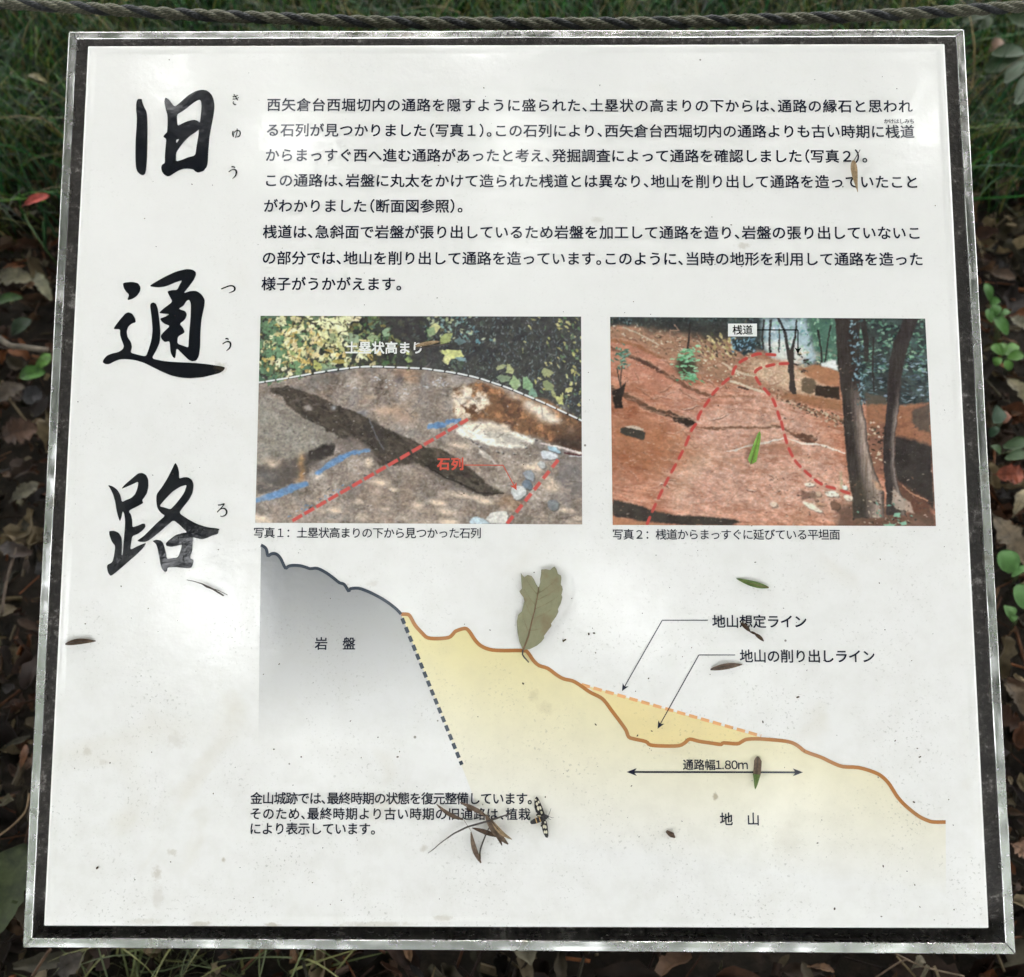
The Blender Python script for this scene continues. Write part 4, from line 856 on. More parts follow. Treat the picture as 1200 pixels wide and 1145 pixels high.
# two big trunks
def trunk(P_, L, Rr, dark, light, hw0):
    ys = np.linspace(L[0][1], L[-1][1], 120)
    lx = np.interp(ys, [p[1] for p in L], [p[0] for p in L]); rx = np.interp(ys, [p[1] for p in Rr], [p[0] for p in Rr])
    a = P_.poly(list(zip(lx, ys)) + list(zip(rx[::-1], ys[::-1])), None, 1.4, .5, 5, get=True)
    lxf = np.interp(P_.yy, ys, lx); rxf = np.interp(P_.yy, ys, rx); t = np.clip((P_.xx - lxf) / np.maximum(rxf - lxf, 1), 0, 1)
    st = P_.noise(1.8, 20, 4, .7) - .5; prof = np.clip((t - hw0) * 2.2, 0, 1) * np.clip((1.02 - t) * 7, 0, 1) * np.clip((P_.yy - 440) / 50, 0.0, 1)
    col = np.array(dark)[None, None]*(1-prof[..., None]) + np.array(light)[None, None]*prof[..., None] + st[..., None]*(95*prof[..., None] + 34)
    P_.c[:] = P_.c*(1-a[..., None]) + col*a[..., None]
trunk(B, m_(t6, [(470,40),(475,120),(485,300),(500,450),(520,620),(530,780)]) + m_(t8, [(540,160),(560,350),(590,560),(600,700)]), m_(t6, [(650,40),(640,200),(640,400),(655,600),(670,700),(690,780)]) + m_(t8, [(700,160),(735,330),(775,430),(815,520),(815,640)]), (46, 38, 36), (158, 136, 124), .34)
trunk(B, m_(t6, [(955,40),(890,200),(850,350),(840,500),(835,650),(822,780)]) + m_(t8, [(808,160),(812,350),(830,520),(830,680)]), m_(t6, [(1060,40),(1000,200),(960,320),(940,450),(930,560),(915,700),(905,780)]) + m_(t8, [(888,160),(890,330),(905,430),(930,520),(960,580),(970,680)]), (44, 36, 36), (150, 134, 124), .52)
B.poly(m_(t8, [(880,480),(920,540),(1000,590),(1030,670),(960,650),(900,640),(870,600)]), (196, 172, 154), 2, 1, 5, alpha=.8); B.poly(m_(t8, [(735,430),(780,460),(818,510),(760,500)]), (196, 146, 112), 2, .8, 4, alpha=.7)
for i in range(130):   # ivy on the trunk
    f_ = B.r.random(); x, y = t6(600 + 60*f_ + B.r.normal(0, 22), 60 + 600*f_); B.leaf(x, y, B.r.uniform(2, 5), B.r.uniform(1.5, 3.2), B.r.uniform(0, 3), [(108, 140, 158), (64, 92, 96), (140, 172, 184), (34, 40, 44)][i % 4], .8, .85)
# vegetation
B.blob(804, 430, 14, 13, (36, 40, 30), .9, 0, 2); B.scatter(46, np.exp(-(((B.xx-804)/11)**2 + ((B.yy-418)/8)**2)*1.2), [(122, 188, 140), (84, 146, 100), (150, 204, 160)], (5, 9), (2, 3), (-.6, .6)); B.scatter(34, np.exp(-(((B.xx-808)/10)**2 + ((B.yy-441)/5)**2)*1.2), [(122, 186, 142), (90, 150, 104)], (5, 9), (2, 3), (-.3, .8))
B.scatter(44, np.exp(-(((B.xx-731)/6)**2 + ((B.yy-420)/14)**2)*1.3), [(92, 134, 110), (64, 100, 84), (126, 160, 140)], (4, 8), (1.5, 3), (-.9, .9)); B.line(m_(t5, [(75,400),(90,460),(100,540)]), 1.4, (70, 56, 48)); B.line(m_(t5, [(110,380),(105,470),(100,540)]), 1.2, (60, 50, 44)); B.poly(m_(t5, [(90,540),(135,495),(125,580),(110,610),(115,680),(60,680),(36,560)]), (36, 28, 26), 1.5, 1, 4)
B.poly(m_(t7, [(95,70),(150,62),(230,75),(275,100),(265,150),(220,145),(140,120),(100,100)]), (58, 52, 46), 1.4, .8, 4); B.poly(m_(t7, [(120,55),(180,50),(260,70),(262,85),(180,72)]), (200, 180, 160), 1.0, .4, 4)
# roots and fallen branches
B.line(m_(t5, [(820,360),(900,410),(980,440),(1060,460)]), [2, 3, 2.4, 1], (206, 184, 156), .9); B.line(m_(t5, [(880,490),(950,510),(1040,545),(1140,575)]), [3, 3, 2.6, 2], (214, 196, 170), .9); B.line(m_(t5, [(930,530),(1000,545)]), 2, (70, 50, 42), .9)
B.line(m_(t7, [(850,232),(910,225),(980,195),(1060,185),(1130,170),(1200,148)]), [1, 2, 1.6, 2, 2.4, 2], (222, 208, 194), .8); B.line(m_(t8, [(0,165),(60,152),(112,138)]), [2.2, 2, 1.6], (226, 212, 198), .8); B.line(m_(t8, [(140,140),(190,158),(240,180),(310,178),(380,190),(450,215),(540,245)]), [1, 1.4, 2, 2.4, 2.6, 2.2, 1.4], (228, 214, 198), .8)
B.line(m_(t7, [(1090,210),(1200,190)]), 4, (140, 92, 72), 3, .7); B.poly(m_(t8, [(0,190),(120,170),(235,190),(240,270),(120,265),(0,250)]), (168, 112, 88), 3, 1.5, 5, alpha=.75); B.line(m_(t8, [(0,265),(130,268),(290,275)]), 1.2, (206, 166, 140), 1.5, .7); B.poly(m_(t7, [(800,280),(900,290),(1000,330),(900,320)]), (170, 112, 84), 5, 2, 6, alpha=.6)
B.line(m_(t5, [(120,110),(220,150),(300,190),(370,235)]), 1.5, (190, 174, 150), .9); B.line(m_(t5, [(480,90),(510,130),(450,130),(450,210)]), 1.1, (170, 130, 110), .8)
for pts, c in [([(240,575),(300,595),(385,650),(370,662),(300,640),(250,605)], (232, 220, 200)), ([(400,515),(450,508),(500,530),(490,550),(430,550),(405,535)], (236, 230, 214)), ([(250,455),(300,450),(340,465),(290,478),(255,472)], (226, 214, 196)), ([(525,540),(590,545),(595,580),(540,575)], (228, 214, 196)), ([(330,590),(400,600),(405,612),(335,608)], (190, 140, 110)), ([(10,590),(60,585),(65,620),(20,625)], (214, 190, 170)), ([(520,470),(555,470),(560,500),(525,500)], (220, 224, 214)), ([(430,580),(500,590),(505,640),(440,640)], (110, 76, 60)), ([(330,510),(370,512),(372,550),(335,548)], (190, 158, 134))]:
    stone(B, pts, c, t8)
B.poly(m_(t8, [(230,510),(330,520),(340,560),(240,570)]), (90, 62, 50), 3, 1.5, 4, alpha=.7)
for _ in range(240):
    x, y = B.r.uniform(900, 1098), B.r.uniform(560, 616) if B.r.random() < .8 else B.r.uniform(480, 560)
    B.leaf(x, y, B.r.uniform(1.5, 4.5), B.r.uniform(.8, 2), B.r.uniform(-.5, .9), [(214, 192, 172), (74, 50, 42), (112, 74, 58), (60, 48, 44)][B.r.integers(4)], .8, .75)
for _ in range(750):
    x, y = B.r.uniform(716, 1000), B.r.uniform(425, 612)
    B.leaf(x, y, B.r.uniform(1, 3.2), B.r.uniform(.6, 1.4), B.r.uniform(-.4, .6), [(226, 206, 190), (128, 84, 66), (100, 66, 52), (206, 160, 138)][B.r.integers(4)], .8, B.r.uniform(.3, .8))
B.scatter(60, (B.xx > 1000)*(B.xx < 1075)*(B.yy > 585)*(B.yy < 616)*1.0, [(40, 34, 32), (100, 150, 126), (60, 48, 42), (180, 160, 140)], (2, 6), (1, 2.4), (-.4, 1.2)); B.line(m_(t8, [(510,380),(515,460),(512,520)]), 2.4, (170, 180, 140), 2, .5)
for pts in [m_(t8, [(890,665),(930,668),(930,695),(880,690)]), m_(t8, [(810,745),(900,742),(880,765),(815,762)]), m_(t8, [(930,735),(970,720),(975,750),(940,755)])]: B.poly(pts, (128, 178, 148), 1.4, 1, 4)
B.breakup(.6, .13, 18)
red2 = (196, 78, 72)
def redash(pts, w, d, g):
    B.dash(pts, w, d, g, red2, .8, .85)
redash(m_(t5, [(1190,305),(1120,300),(1060,300),(1000,325),(945,355),(905,400),(885,450),(830,500),(760,570),(720,630),(660,720),(640,780)]) + m_(t7, [(600,90),(560,190),(500,310),(440,420),(380,540),(330,650),(290,745)]), 3.3, 9.5, 6.4)
redash(m_(t6, [(140,365),(60,370),(-10,385),(-60,400),(-90,430),(-70,490),(-20,550),(30,610),(60,680),(85,760)]) + m_(t8, [(90,10),(115,110),(150,220),(200,310),(270,380),(340,440),(400,475),(470,495),(590,535)]), 3.3, 9, 6.0)

def photo_mesh(name, corners, paint, nx_, ny_):
    tl, tr, br, bl = [np.array(P(*c).xy) for c in corners]
    s_, t_ = np.meshgrid(np.linspace(0, 1, nx_), np.linspace(0, 1, ny_))
    s_ = s_[..., None]; t_ = t_[..., None]
    uv = (tl*(1-s_) + tr*s_)*(1-t_) + (bl*(1-s_) + br*s_)*t_
    px, py = uv_to_px(uv[..., 0], uv[..., 1])
    col = paint.sample(px, py) / 255.0; col = np.clip(col, 0.01, 1)
    col = np.where(col <= .04045, col/12.92, ((col+.055)/1.055)**2.4)
    col = np.clip(col * 0.98 , 0.004, .85)
    co = np.concatenate([uv, np.full(uv.shape[:2] + (1,), L2)], -1).reshape(-1, 3)
    idx = np.arange(nx_*ny_).reshape(ny_, nx_)
    f = np.stack([idx[1:, :-1], idx[1:, 1:], idx[:-1, 1:], idx[:-1, :-1]], -1).reshape(-1, 4)
    me = bpy.data.meshes.new(name); me.vertices.add(len(co)); me.vertices.foreach_set('co', co.astype(np.float32).ravel())
    me.loops.add(f.size); me.loops.foreach_set('vertex_index', f.astype(np.int32).ravel()); me.polygons.add(len(f))
    me.polygons.foreach_set('loop_start', np.arange(0, f.size, 4, dtype=np.int32)); me.update(calc_edges=True)
    at = me.color_attributes.new('print', 'FLOAT_COLOR', 'POINT')
    at.data.foreach_set('color', np.concatenate([col.reshape(-1, 3), np.ones((len(co), 1))], 1).astype(np.float32).ravel())
    me.materials.append(M['ink_photo']); o = bpy.data.objects.new(name, me); COL.objects.link(o); o.parent = plate; return o
p = photo_mesh('printed_photograph', [(305.2, 370), (681, 371), (682.3, 614.6), (299, 612.6)], A, 520, 340); p['label'] = 'printed photograph of excavated ground with red dashed lines'
p = photo_mesh('printed_photograph', [(715, 371.3), (1084.3, 373.3), (1097, 616.5), (718, 615.2)], B, 520, 340); p['label'] = 'printed photograph of a reddish earth path beside two tree trunks'
# ------------------------------------------------------------------ things lying on the plate
def leafy(name, col, col2, rough=0.55, trans=0.0, scale=300.0, spec=0.4):
    def f(nt, b):
        g = noise(nt, scale, 4, 0.65)
        nt.links.new(ramp(nt, g.outputs[0], [(0.36, col), (0.66, col2)]).outputs[0], b.inputs['Base Color'])
        bump(nt, b, g.outputs[0], 0.5, 0.0006)
    return material(name, rough=rough, spec=spec, build=f)
M['leaf_olive'] = leafy('dry_olive_leaf', (0.17, 0.165, 0.085), (0.27, 0.25, 0.15), .6)
M['leaf_rib'] = leafy('leaf_midrib', (0.13, 0.075, 0.04), (0.22, 0.13, 0.07), .6)
M['green'] = leafy('fresh_leaflet', (0.13, 0.27, 0.035), (0.22, 0.38, 0.06), .45)
M['green_dk'] = leafy('dark_leaflet', (0.06, 0.11, 0.02), (0.13, 0.18, 0.045), .5)
M['brown'] = leafy('brown_leaflet', (0.045, 0.028, 0.018), (0.10, 0.062, 0.04), .7, spec=.2)
M['brown_lt'] = leafy('pale_brown_leaflet', (0.085, 0.058, 0.042), (0.18, 0.125, 0.09), .7, spec=.2)
M['tan'] = leafy('tan_leaflet', (0.20, 0.135, 0.075), (0.42, 0.30, 0.18), .7, spec=.2)
M['twig'] = leafy('twig_bark', (0.035, 0.028, 0.026), (0.10, 0.08, 0.07), .6)
M['moth_black'] = leafy('moth_black', (0.008, 0.007, 0.008), (0.022, 0.018, 0.02), .45)
M['moth_cream'] = leafy('moth_cream', (0.58, 0.52, 0.38), (0.72, 0.67, 0.52), .5)
M['moth_yellow'] = leafy('moth_yellow', (0.45, 0.26, 0.09), (0.6, 0.4, 0.16), .5)

def thing_on_plate(name, label, cat, px, py, group=None):
    q = P(px, py); o = empty(name, BOARD @ Matrix.Translation((q.x, q.y, 0)))
    return meta(o, label, cat, group), q
def blade(base, tip, wid, lift=0.0012, bow=0.0, fold=0.25, seg=9, prof=None, tiplift=0.0, z0=0.0004, thick=0.0002, org=Vector((0, 0, 0)), up=Vector((0, 0, 1)), curl=0.0, ragged=0.0):
    """a thin leaf or leaflet with thickness between two points"""
    base, tip = Vector(base), Vector(tip); d = tip - base; L = d.length; d = d.normalized(); s_ = up.cross(d).normalized(); n_ = d.cross(s_)
    rows = []
    for i in range(seg + 1):
        t = i / seg; w = wid / 2 * (prof(t) if prof else math.sin(math.pi * min(max(t, .02), .985)) ** .8)
        c = base + d * (L * t) + s_ * (bow * math.sin(math.pi * t)) + n_ * (z0 + lift * math.sin(math.pi * t) + tiplift * t * t)
        rg1, rg2 = 1 - ragged * R.random() * 1.3, 1 - ragged * R.random() * 1.3
        rows.append([c + s_ * (w * a * (rg1 if a < 0 else rg2)) + n_ * (abs(a) * w * fold + curl * w * a + ragged * w * R.uniform(-.35, .35) * (a != 0)) for a in (-1, -.5, 0, .5, 1)])
    V = [p - org for r in rows for p in r]; nv = len(V); V += [v - n_ * thick for v in V]; F = []; m = 5
    for i in range(seg):
        for k in range(4):
            q = (i*m+k, i*m+k+1, (i+1)*m+k+1, (i+1)*m+k); F.append(q[::-1]); F.append(tuple(nv + x for x in q))
    edge = [i*m for i in range(seg+1)] + [seg*m + k for k in range(1, 5)] + [i*m + 4 for i in range(seg-1, -1, -1)] + [k for k in range(3, 0, -1)]
    for i in range(len(edge)):
        a, b = edge[i], edge[(i+1) % len(edge)]; F.append((a, b, b+nv, a+nv))
    return V, F
def lp(px, py, q, z=0.0):
    v = P(px, py); return Vector((v.x - q.x, v.y - q.y, z))
def leaflet(name, label, cat, p0, p1, wpx, mat, group=None, stem=None, **kw):
    o, q = thing_on_plate(name, label, cat, (p0[0]+p1[0])/2, (p0[1]+p1[1])/2, group)
    v, f = blade(lp(*p0, q), lp(*p1, q), wpx * PXU, **kw)
    b = mk('leaf_blade', v, f, M[mat], o, True)
    mid = MB(); a, c = lp(*p0, q, .0009), lp(*p1, q, .0009); bow = kw.get('bow', 0); dd = (c - a); s_ = Vector((0, 0, 1)).cross(dd.normalized())
    n = 9; pts = [a + dd * (i / n) * .96 + s_ * (bow * math.sin(math.pi * i / n)) + Vector((0, 0, kw.get('lift', .0012) * math.sin(math.pi * i / n) + kw.get('tiplift', 0) * (i/n)**2 - .0003)) for i in range(n + 1)]
    mid.tube(pts, [.00022 * (1.2 - i / n) for i in range(n + 1)], 5); mid.build('midrib', M['twig'] if mat.startswith('brown') else M[kw.get('ribmat', 'leaf_rib')], o, True)
    if stem:
        mid = MB(); mid.tube([lp(*p, q, .0006) for p in stem], [.0003] * len(stem), 5); mid.build('stalk', M['twig'], o, True)
    return o, q

# the torn olive leaf
ZL = lambda x, y: (590 + x / 8.81, 650 + y / 8.81)
o, q = thing_on_plate('torn_leaf', 'torn olive-green leaf with toothed edges lying above the brown diagram line', 'leaf', 635, 715)
midr = [(200,985),(228,920),(255,850),(290,700),(325,560),(350,430),(365,335)]
lefts = [(165,900),(145,800),(138,690),(150,620),(190,585),(200,545),(215,480),(205,440),(178,405),(165,380),(190,350),(185,290),(180,190),(195,210),(215,235),(250,210),(290,220),(315,255),(335,300),(355,332)]
rights = [(270,975),(340,940),(390,900),(420,860),(418,838),(460,780),(495,735),(490,710),(540,640),(565,590),(560,560),(590,500),(605,440),(597,415),(610,360),(605,330),(590,310),(597,240),(590,215),(560,200),(545,150),(525,125),(505,135),(480,160),(440,150),(390,155),(388,200),(378,250),(380,290)]
from mathutils.geometry import delaunay_2d_cdt
def zleaf(x, y):
    mx = np.interp(y, [p[1] for p in midr[::-1]], [p[0] for p in midr[::-1]])
    d = abs(x - mx); return .0007 + .0000085 * d + .0005 * math.sin(x * .022) * math.sin(y * .016) + (max(0, 300 - y) * .000006) + (0.0009 if False else 0)
outl = [midr[0]] + lefts + [midr[-1]] + rights[::-1]
pts2 = list(outl); nb = len(outl)
for yy in range(140, 985, 34):
    for xx in range(140, 620, 34): pts2.append((xx + R.uniform(-5, 5), yy + R.uniform(-5, 5)))
mi = len(pts2); pts2 += midr[1:-1]
edges = [(i, (i+1) % nb) for i in range(nb)]
ch = [0] + list(range(mi, mi + len(midr) - 2)) + [1 + len(lefts)]
edges += [(ch[i], ch[i+1]) for i in range(len(ch)-1)]
r_ = delaunay_2d_cdt([Vector(p) for p in pts2], edges, [], 0, 1e-5)
vv, fc = r_[0], r_[2]
def inside(x, y, poly):
    c = False; j = len(poly) - 1
    for i in range(len(poly)):
        if (poly[i][1] > y) != (poly[j][1] > y) and x < (poly[j][0]-poly[i][0])*(y-poly[i][1])/(poly[j][1]-poly[i][1])+poly[i][0]: c = not c
        j = i
    return c
fc = [f for f in fc if inside(sum(vv[i].x for i in f)/len(f), sum(vv[i].y for i in f)/len(f), outl)]
V = [lp(*ZL(v.x, v.y), q, zleaf(v.x, v.y)) for v in vv]
def leafmat(nt, b):
    tc = nt.nodes.new('ShaderNodeTexCoord'); v = tc.outputs['Object']
    g = noise(nt, 230, 5, 0.7, v); g2 = noise(nt, 60, 3, 0.6, v)
    c = mixc(nt, g.outputs[0], (0.175, 0.17, 0.095), (0.30, 0.285, 0.17))
    c = mixc(nt, ramp(nt, g2.outputs[0], [(0.52, (0, 0, 0)), (0.72, (1, 1, 1))]).outputs[0], c, (0.20, 0.145, 0.075))
    nt.links.new(c, b.inputs['Base Color']); bump(nt, b, g.outputs[0], .5, .0006)
M['torn'] = material('torn_leaf', rough=.6, build=leafmat)
b = mk('leaf_blade', V, fc, M['torn'], o, True)
me = b.data; bm = bmesh.new(); bm.from_mesh(me); bmesh.ops.recalc_face_normals(bm, faces=bm.faces)
if sum(f.normal.z for f in bm.faces) < 0: bmesh.ops.reverse_faces(bm, faces=bm.faces)
bm.to_mesh(me); bm.free()
sm_ = b.modifiers.new('thickness', 'SOLIDIFY'); sm_.thickness = .0002; sm_.offset = -1
mb = MB(); mb.tube([lp(*ZL(*p), q, zleaf(*p) + .00012) for p in midr], [.00055, .0005, .00045, .0004, .00034, .00026, .0002], 6); mb.build('midrib', M['leaf_rib'], o, True)
mb = MB(); mb.tube([lp(*ZL(*p), q, .0012) for p in [(200,985),(196,1030),(215,1060),(262,1112)]], [.0006, .0005, .0005, .0004], 6); mb.build('stalk', M['twig'], o, True)
M['vein'] = leafy('leaf_vein', (0.19, 0.15, 0.08), (0.25, 0.20, 0.11))
for (x0, y0), (x1, y1) in [((262,800),(190,600)), ((300,650),(220,470)), ((332,520),(215,360)), ((352,410),(230,250)), ((268,780),(420,740)), ((296,660),(500,560)), ((322,560),(560,430)), ((340,470),(590,320)), ((356,400),(560,240))]:
    mb = MB(); c_ = [(x0 + (x1-x0)*t, y0 + (y1-y0)*t + 14*math.sin(math.pi*t)) for t in (0, .25, .5, .75, 1)]
    mb.tube([lp(*ZL(*p), q, zleaf(*p) + .00005) for p in c_], [.00017, .00015, .00013, .00011, .00008], 4); mb.build('vein', M['vein'], o, True)

lance = lambda t: (math.sin(math.pi * min(t * .93 + .04, 1)) ** .75) * (1 - .25 * t)
leaflet('green_leaflet', 'bright green pointed leaflet lying on the printed reddish path photograph', 'leaf', (879.5, 544.5), (890.5, 505), 10.5, 'green', lift=.0008, prof=lambda t: min(1, (t * 9) ** .5) * (1 - t) ** .45)
leaflet('green_leaflet', 'dark green narrow leaflet above the words with the upper leader arrow', 'leaf', (900.5, 688.6), (863, 678), 7.5, 'green_dk', lift=.0012, prof=lance, bow=.0006)
leaflet('brown_leaflet', 'grey-brown narrow leaflet under the lower leader arrow label', 'leaf', (832.5, 784.6), (869.5, 778.6), 7.5, 'brown_lt', lift=.0014, prof=lance, bow=.0006)
leaflet('brown_leaflet', 'dark brown pointed leaflet alone near the left edge of the plate', 'leaf', (77, 754.8), (112.5, 751.2), 7.4, 'brown', lift=.0012, prof=lance, bow=.0008, fold=.4)
o, q = leaflet('withered_leaflet', 'half brown half green leaflet crossing the right end of the double-headed arrow', 'leaf', (887.6, 886.3), (886.0, 908), 8.2, 'brown_lt', lift=.0009, prof=lambda t: (min(1, t * 4 + .25)) * 1.0, fold=.5)
v, f = blade(lp(886.0, 907, q), lp(884.5, 925, q), 8.0 * PXU, prof=lambda t: (1 - t) ** .7, lift=.0002, z0=.0009, fold=.5); mk('leaf_tip', v, f, M['green_dk'], o, True)
o, q = leaflet('curled_leaflet', 'tan curled leaflet standing on its stalk over the text at upper right', 'leaf', (998.8, 189), (1004.5, 226), 9.5, 'tan', lift=.0045, prof=lambda t: math.sin(math.pi * min(t*.9+.06, 1)) ** .9 * (1.15 - .75 * t), bow=-.0026, fold=.7, z0=.0012,
        stem=[(999.5, 190), (1003, 184), (1007.5, 176)])
o, q = thing_on_plate('curled_bark_sliver', 'rusty brown twisted sliver across the upper leader arrow label', 'bark', 881, 741)
for p0, p1, w in [((867.5, 729.5), (879, 740.5), 5.5), ((878, 740), (886.5, 743.5), 3.2), ((883.5, 742), (894.8, 751.5), 4.8)]:
    v, f = blade(lp(*p0, q), lp(*p1, q), w * PXU, lift=.0012, fold=.9, z0=.0006, prof=lance); mk('sliver', v, f, M['brown'], o, True)
o, q = thing_on_plate('bark_splinter', 'thin tan and black bark splinter lying on the left printed photograph', 'bark', 507, 405)
v, f = blade(lp(487, 406, q), lp(516, 400.5, q), 4.6 * PXU, lift=.0008, fold=.3, prof=lambda t: math.sin(math.pi*min(t+.05, 1))**.4, z0=.0008); mk('pale_side', v, f, M['tan'], o, True)
mb = MB(); mb.tube([lp(487, 408.5, q, .0010), lp(500, 407.3, q, .0012), lp(512, 405.2, q, .0012), lp(527, 404, q, .0009)], [.0004, .0006, .0007, .0002], 5); mb.build('dark_edge', M['twig'], o, True)
o, q = thing_on_plate('dark_twig', 'thin forked black twig lying under the last title character', 'twig', 242, 688)
ZT = lambda x, y: (60 + x / 4.615, 660 + y / 4.615)
mb = MB(); mb.tube([lp(*ZT(*p), q, z) for p, z in [((735,90), .0006), ((775,98), .001), ((820,112), .0012), ((845,126), .0014), ((880,141), .0012), ((905,158), .0009), ((934,176), .0006)]], [.0002, .00028, .00045, .0008, .0006, .0006, .0005], 5); mb.build('twig_stem', M['twig'], o, True)
mb = MB(); mb.tube([lp(*ZT(*p), q, z) for p, z in [((880,139), .0012), ((905,146), .0016), ((955,172), .0008)]], [.00025, .00025, .0002], 5); mb.build('twig_fork', M['twig'], o, True)
o, q = thing_on_plate('dirt_crumb', 'dark brown crumb below the two-headed arrow', 'dirt', 785, 977)
mb = MB(); s0 = [lp(780.5, 973.5, q, .0008), lp(784, 976, q, .0014), lp(787.5, 978, q, .0014), lp(790.5, 981, q, .0008)]; mb.tube(s0, [.0008, .0015, .0017, .0006], 7); mb.build('crumb', M['brown'], o, True)
# the withered spray of leaflets
o, q = thing_on_plate('withered_spray', 'withered brown spray of narrow leaflets on a thin stem over the footnote', 'twig', 550, 970)
ZA = lambda x, y: (480 + x / 6.667, 920 + y / 6.667)
def wire(name, pts, rad, z, mat='twig'):
    mb = MB(); qn = smooth_line([tuple(lp(*ZA(*p), q, zz)) for p, zz in zip(pts, z)], 4); mb.tube(qn, rad if not isinstance(rad, list) else [np.interp(i, np.linspace(0, len(qn)-1, len(rad)), rad) for i in range(len(qn))], 5); mb.build(name, M[mat], o, True)
wire('stem', [(145,530),(185,500),(240,450),(300,405),(350,370),(400,345),(460,318),(560,288),(650,260),(720,238),(800,212)], [.00018, .0003, .00035, .0005, .0006, .0006, .0007, .0006, .0004], [.0005, .0010, .0018, .0024, .0026, .0026, .0024, .003, .0034, .003, .002])
wire('stalk', [(625,320),(600,375),(570,450),(552,510),(552,560)], [.0004, .0005, .0006, .0004], [.0024, .002, .0018, .0012, .0008])
wire('stalk', [(425,270),(450,305),(480,355)], [.00014, .00014], [.001, .0022, .0009], 'leaf_rib')
for p0, p1, w, mt, bw, zz in [((420,268), (212,148), 34, 'brown_lt', .0010, .0010), ((600,235), (395,130), 38, 'brown_lt', -.0008, .0022), ((595,225), (770,455), 62, 'brown_lt', -.0010, .0026), ((640,262), (800,415), 36, 'tan', -.0012, .0034), ((600,232), (722,466), 44, 'brown', .0010, .0020),
        ((690,400), (490,332), 40, 'brown', -.0006, .0010), ((558,607), (480,362), 42, 'brown_lt', .0010, .0008), ((552,590), (548,510), 16, 'brown', 0, .0010), ((500,190), (445,170), 34, 'brown', 0, .0016)]:
    v, f = blade(lp(*ZA(*p0), q), lp(*ZA(*p1), q), w / 6.667 * PXU, lift=.0012, fold=.45, bow=bw, z0=zz, prof=lance); mk('leaflet', v, f, M[mt], o, True)
# the moth
o, q = thing_on_plate('moth', 'black moth with cream-spotted wings spread beside the footnote', 'moth', 638, 957)
def body(name, pts, rads, mat, par, n=8, z=.0016):
    mb = MB(); mb.tube([lp(*ZA(*p), q, z) for p in pts], [r * PXU / 6.667 for r in rads], n); return mb.build(name, M[mat], par, True)
ab = body('abdomen', [(1048,250),(1025,262),(1000,270),(975,280),(950,288),(942,290)], [16, 19, 20, 19, 14, 4], 'moth_black', o)
for x in (1018, 990): body('band', [(x+3, 264 + (1018-x)*.36-1), (x-3, 264 + (1018-x)*.36+1)], [20.5, 20.5], 'moth_yellow', ab)
th = body('thorax', [(1040,252),(1055,246),(1070,243),(1078,242)], [14, 20, 17, 8], 'moth_black', o)
hd = body('head', [(1072,243),(1080,242),(1087,241)], [9, 11, 4], 'moth_black', o, 8)
def mzoom(name, pts, mat, par, z0, z1):
    """flat wing shape, with thickness, tipped so that its tip lies lower than its root"""
    root = pts[0]; far = max(math.hypot(p[0]-root[0], p[1]-root[1]) for p in pts)
    v = [lp(*ZA(*p), q, z0 + (z1 - z0) * math.hypot(p[0]-root[0], p[1]-root[1]) / far) for p in pts]
    t = tessellate_polygon([v]); n = len(v); F = []
    for a in t:
        F.append(a if (v[a[1]]-v[a[0]]).cross(v[a[2]]-v[a[0]]).z > 0 else a[::-1])
    V = v + [p - Vector((0, 0, .00015)) for p in v]; F += [tuple(n + i for i in f[::-1]) for f in F] + [(i, i+n, (i+1) % n + n, (i+1) % n) for i in range(n)]
    return mk(name, V, F, M[mat], par)
w1 = mzoom('forewing', [(1062,236),(1050,205),(1035,165),(1018,125),(1002,95),(992,87),(980,100),(974,130),(975,170),(985,205),(1005,225),(1040,238)], 'moth_black', o, .0022, .0010)
w2 = mzoom('forewing', [(1056,258),(1070,280),(1078,320),(1083,360),(1084,395),(1077,411),(1062,405),(1048,380),(1036,345),(1030,310),(1034,280),(1044,262)], 'moth_black', o, .0022, .0010)
h1_ = mzoom('hindwing', [(1046,240),(1020,222),(995,222),(985,232),(1000,246),(1030,252)], 'moth_black', o, .0014, .0007)
h2_ = mzoom('hindwing', [(1046,258),(1036,275),(1026,300),(1022,320),(1032,325),(1044,300),(1054,275)], 'moth_black', o, .0014, .0007)
def spot(par, cx, cy, rx, ry, ang, z):
    n = 9; a0 = math.radians(ang); pts = []
    for i in range(n):
        a = 2*math.pi*i/n; x, y = 1.3*rx*math.cos(a), 1.15*ry*math.sin(a); pts.append(lp(*ZA(cx + x*math.cos(a0)-y*math.sin(a0), cy + x*math.sin(a0)+y*math.cos(a0)), q, z))
    F = [tuple(range(n))[::-1]]
    ob = mk('wing_spot', pts, F, M['moth_cream'], par)
for cx, cy, rx, ry, an, z in [(985,112,4,8,0,.00145), (994,142,7,12,-10,.0017), (1008,128,6,10,-15,.0017), (1004,176,7,16,-10,.0019), (1021,172,6,13,-18,.0019), (1030,208,6,11,-15,.0021)]: spot(w1, cx, cy, rx, ry, an, z + .0003)
for cx, cy, rx, ry, an, z in [(1048,318,7,13,10,.0018), (1062,322,6,12,-5,.0018), (1056,362,7,11,-10,.0015), (1070,362,5,12,-5,.0015), (1058,285,5,8,0,.0020)]: spot(w2, cx, cy, rx, ry, an, z + .0003)
spot(h1_, 1012, 236, 12, 5, 10, .0016); spot(h2_, 1036, 300, 5, 10, 20, .0016)
for pts in [[(1082,238),(1092,215),(1100,195),(1104,178)], [(1084,242),(1100,246),(1112,252),(1126,250)], [(1080,250),(1092,262),(1104,268)]]:
    mb = MB(); mb.tube([lp(*ZA(*p), q, .0014) for p in pts], .00013, 4); mb.build('antenna' if pts[0][1] < 245 else 'leg', M['twig'], o, True)
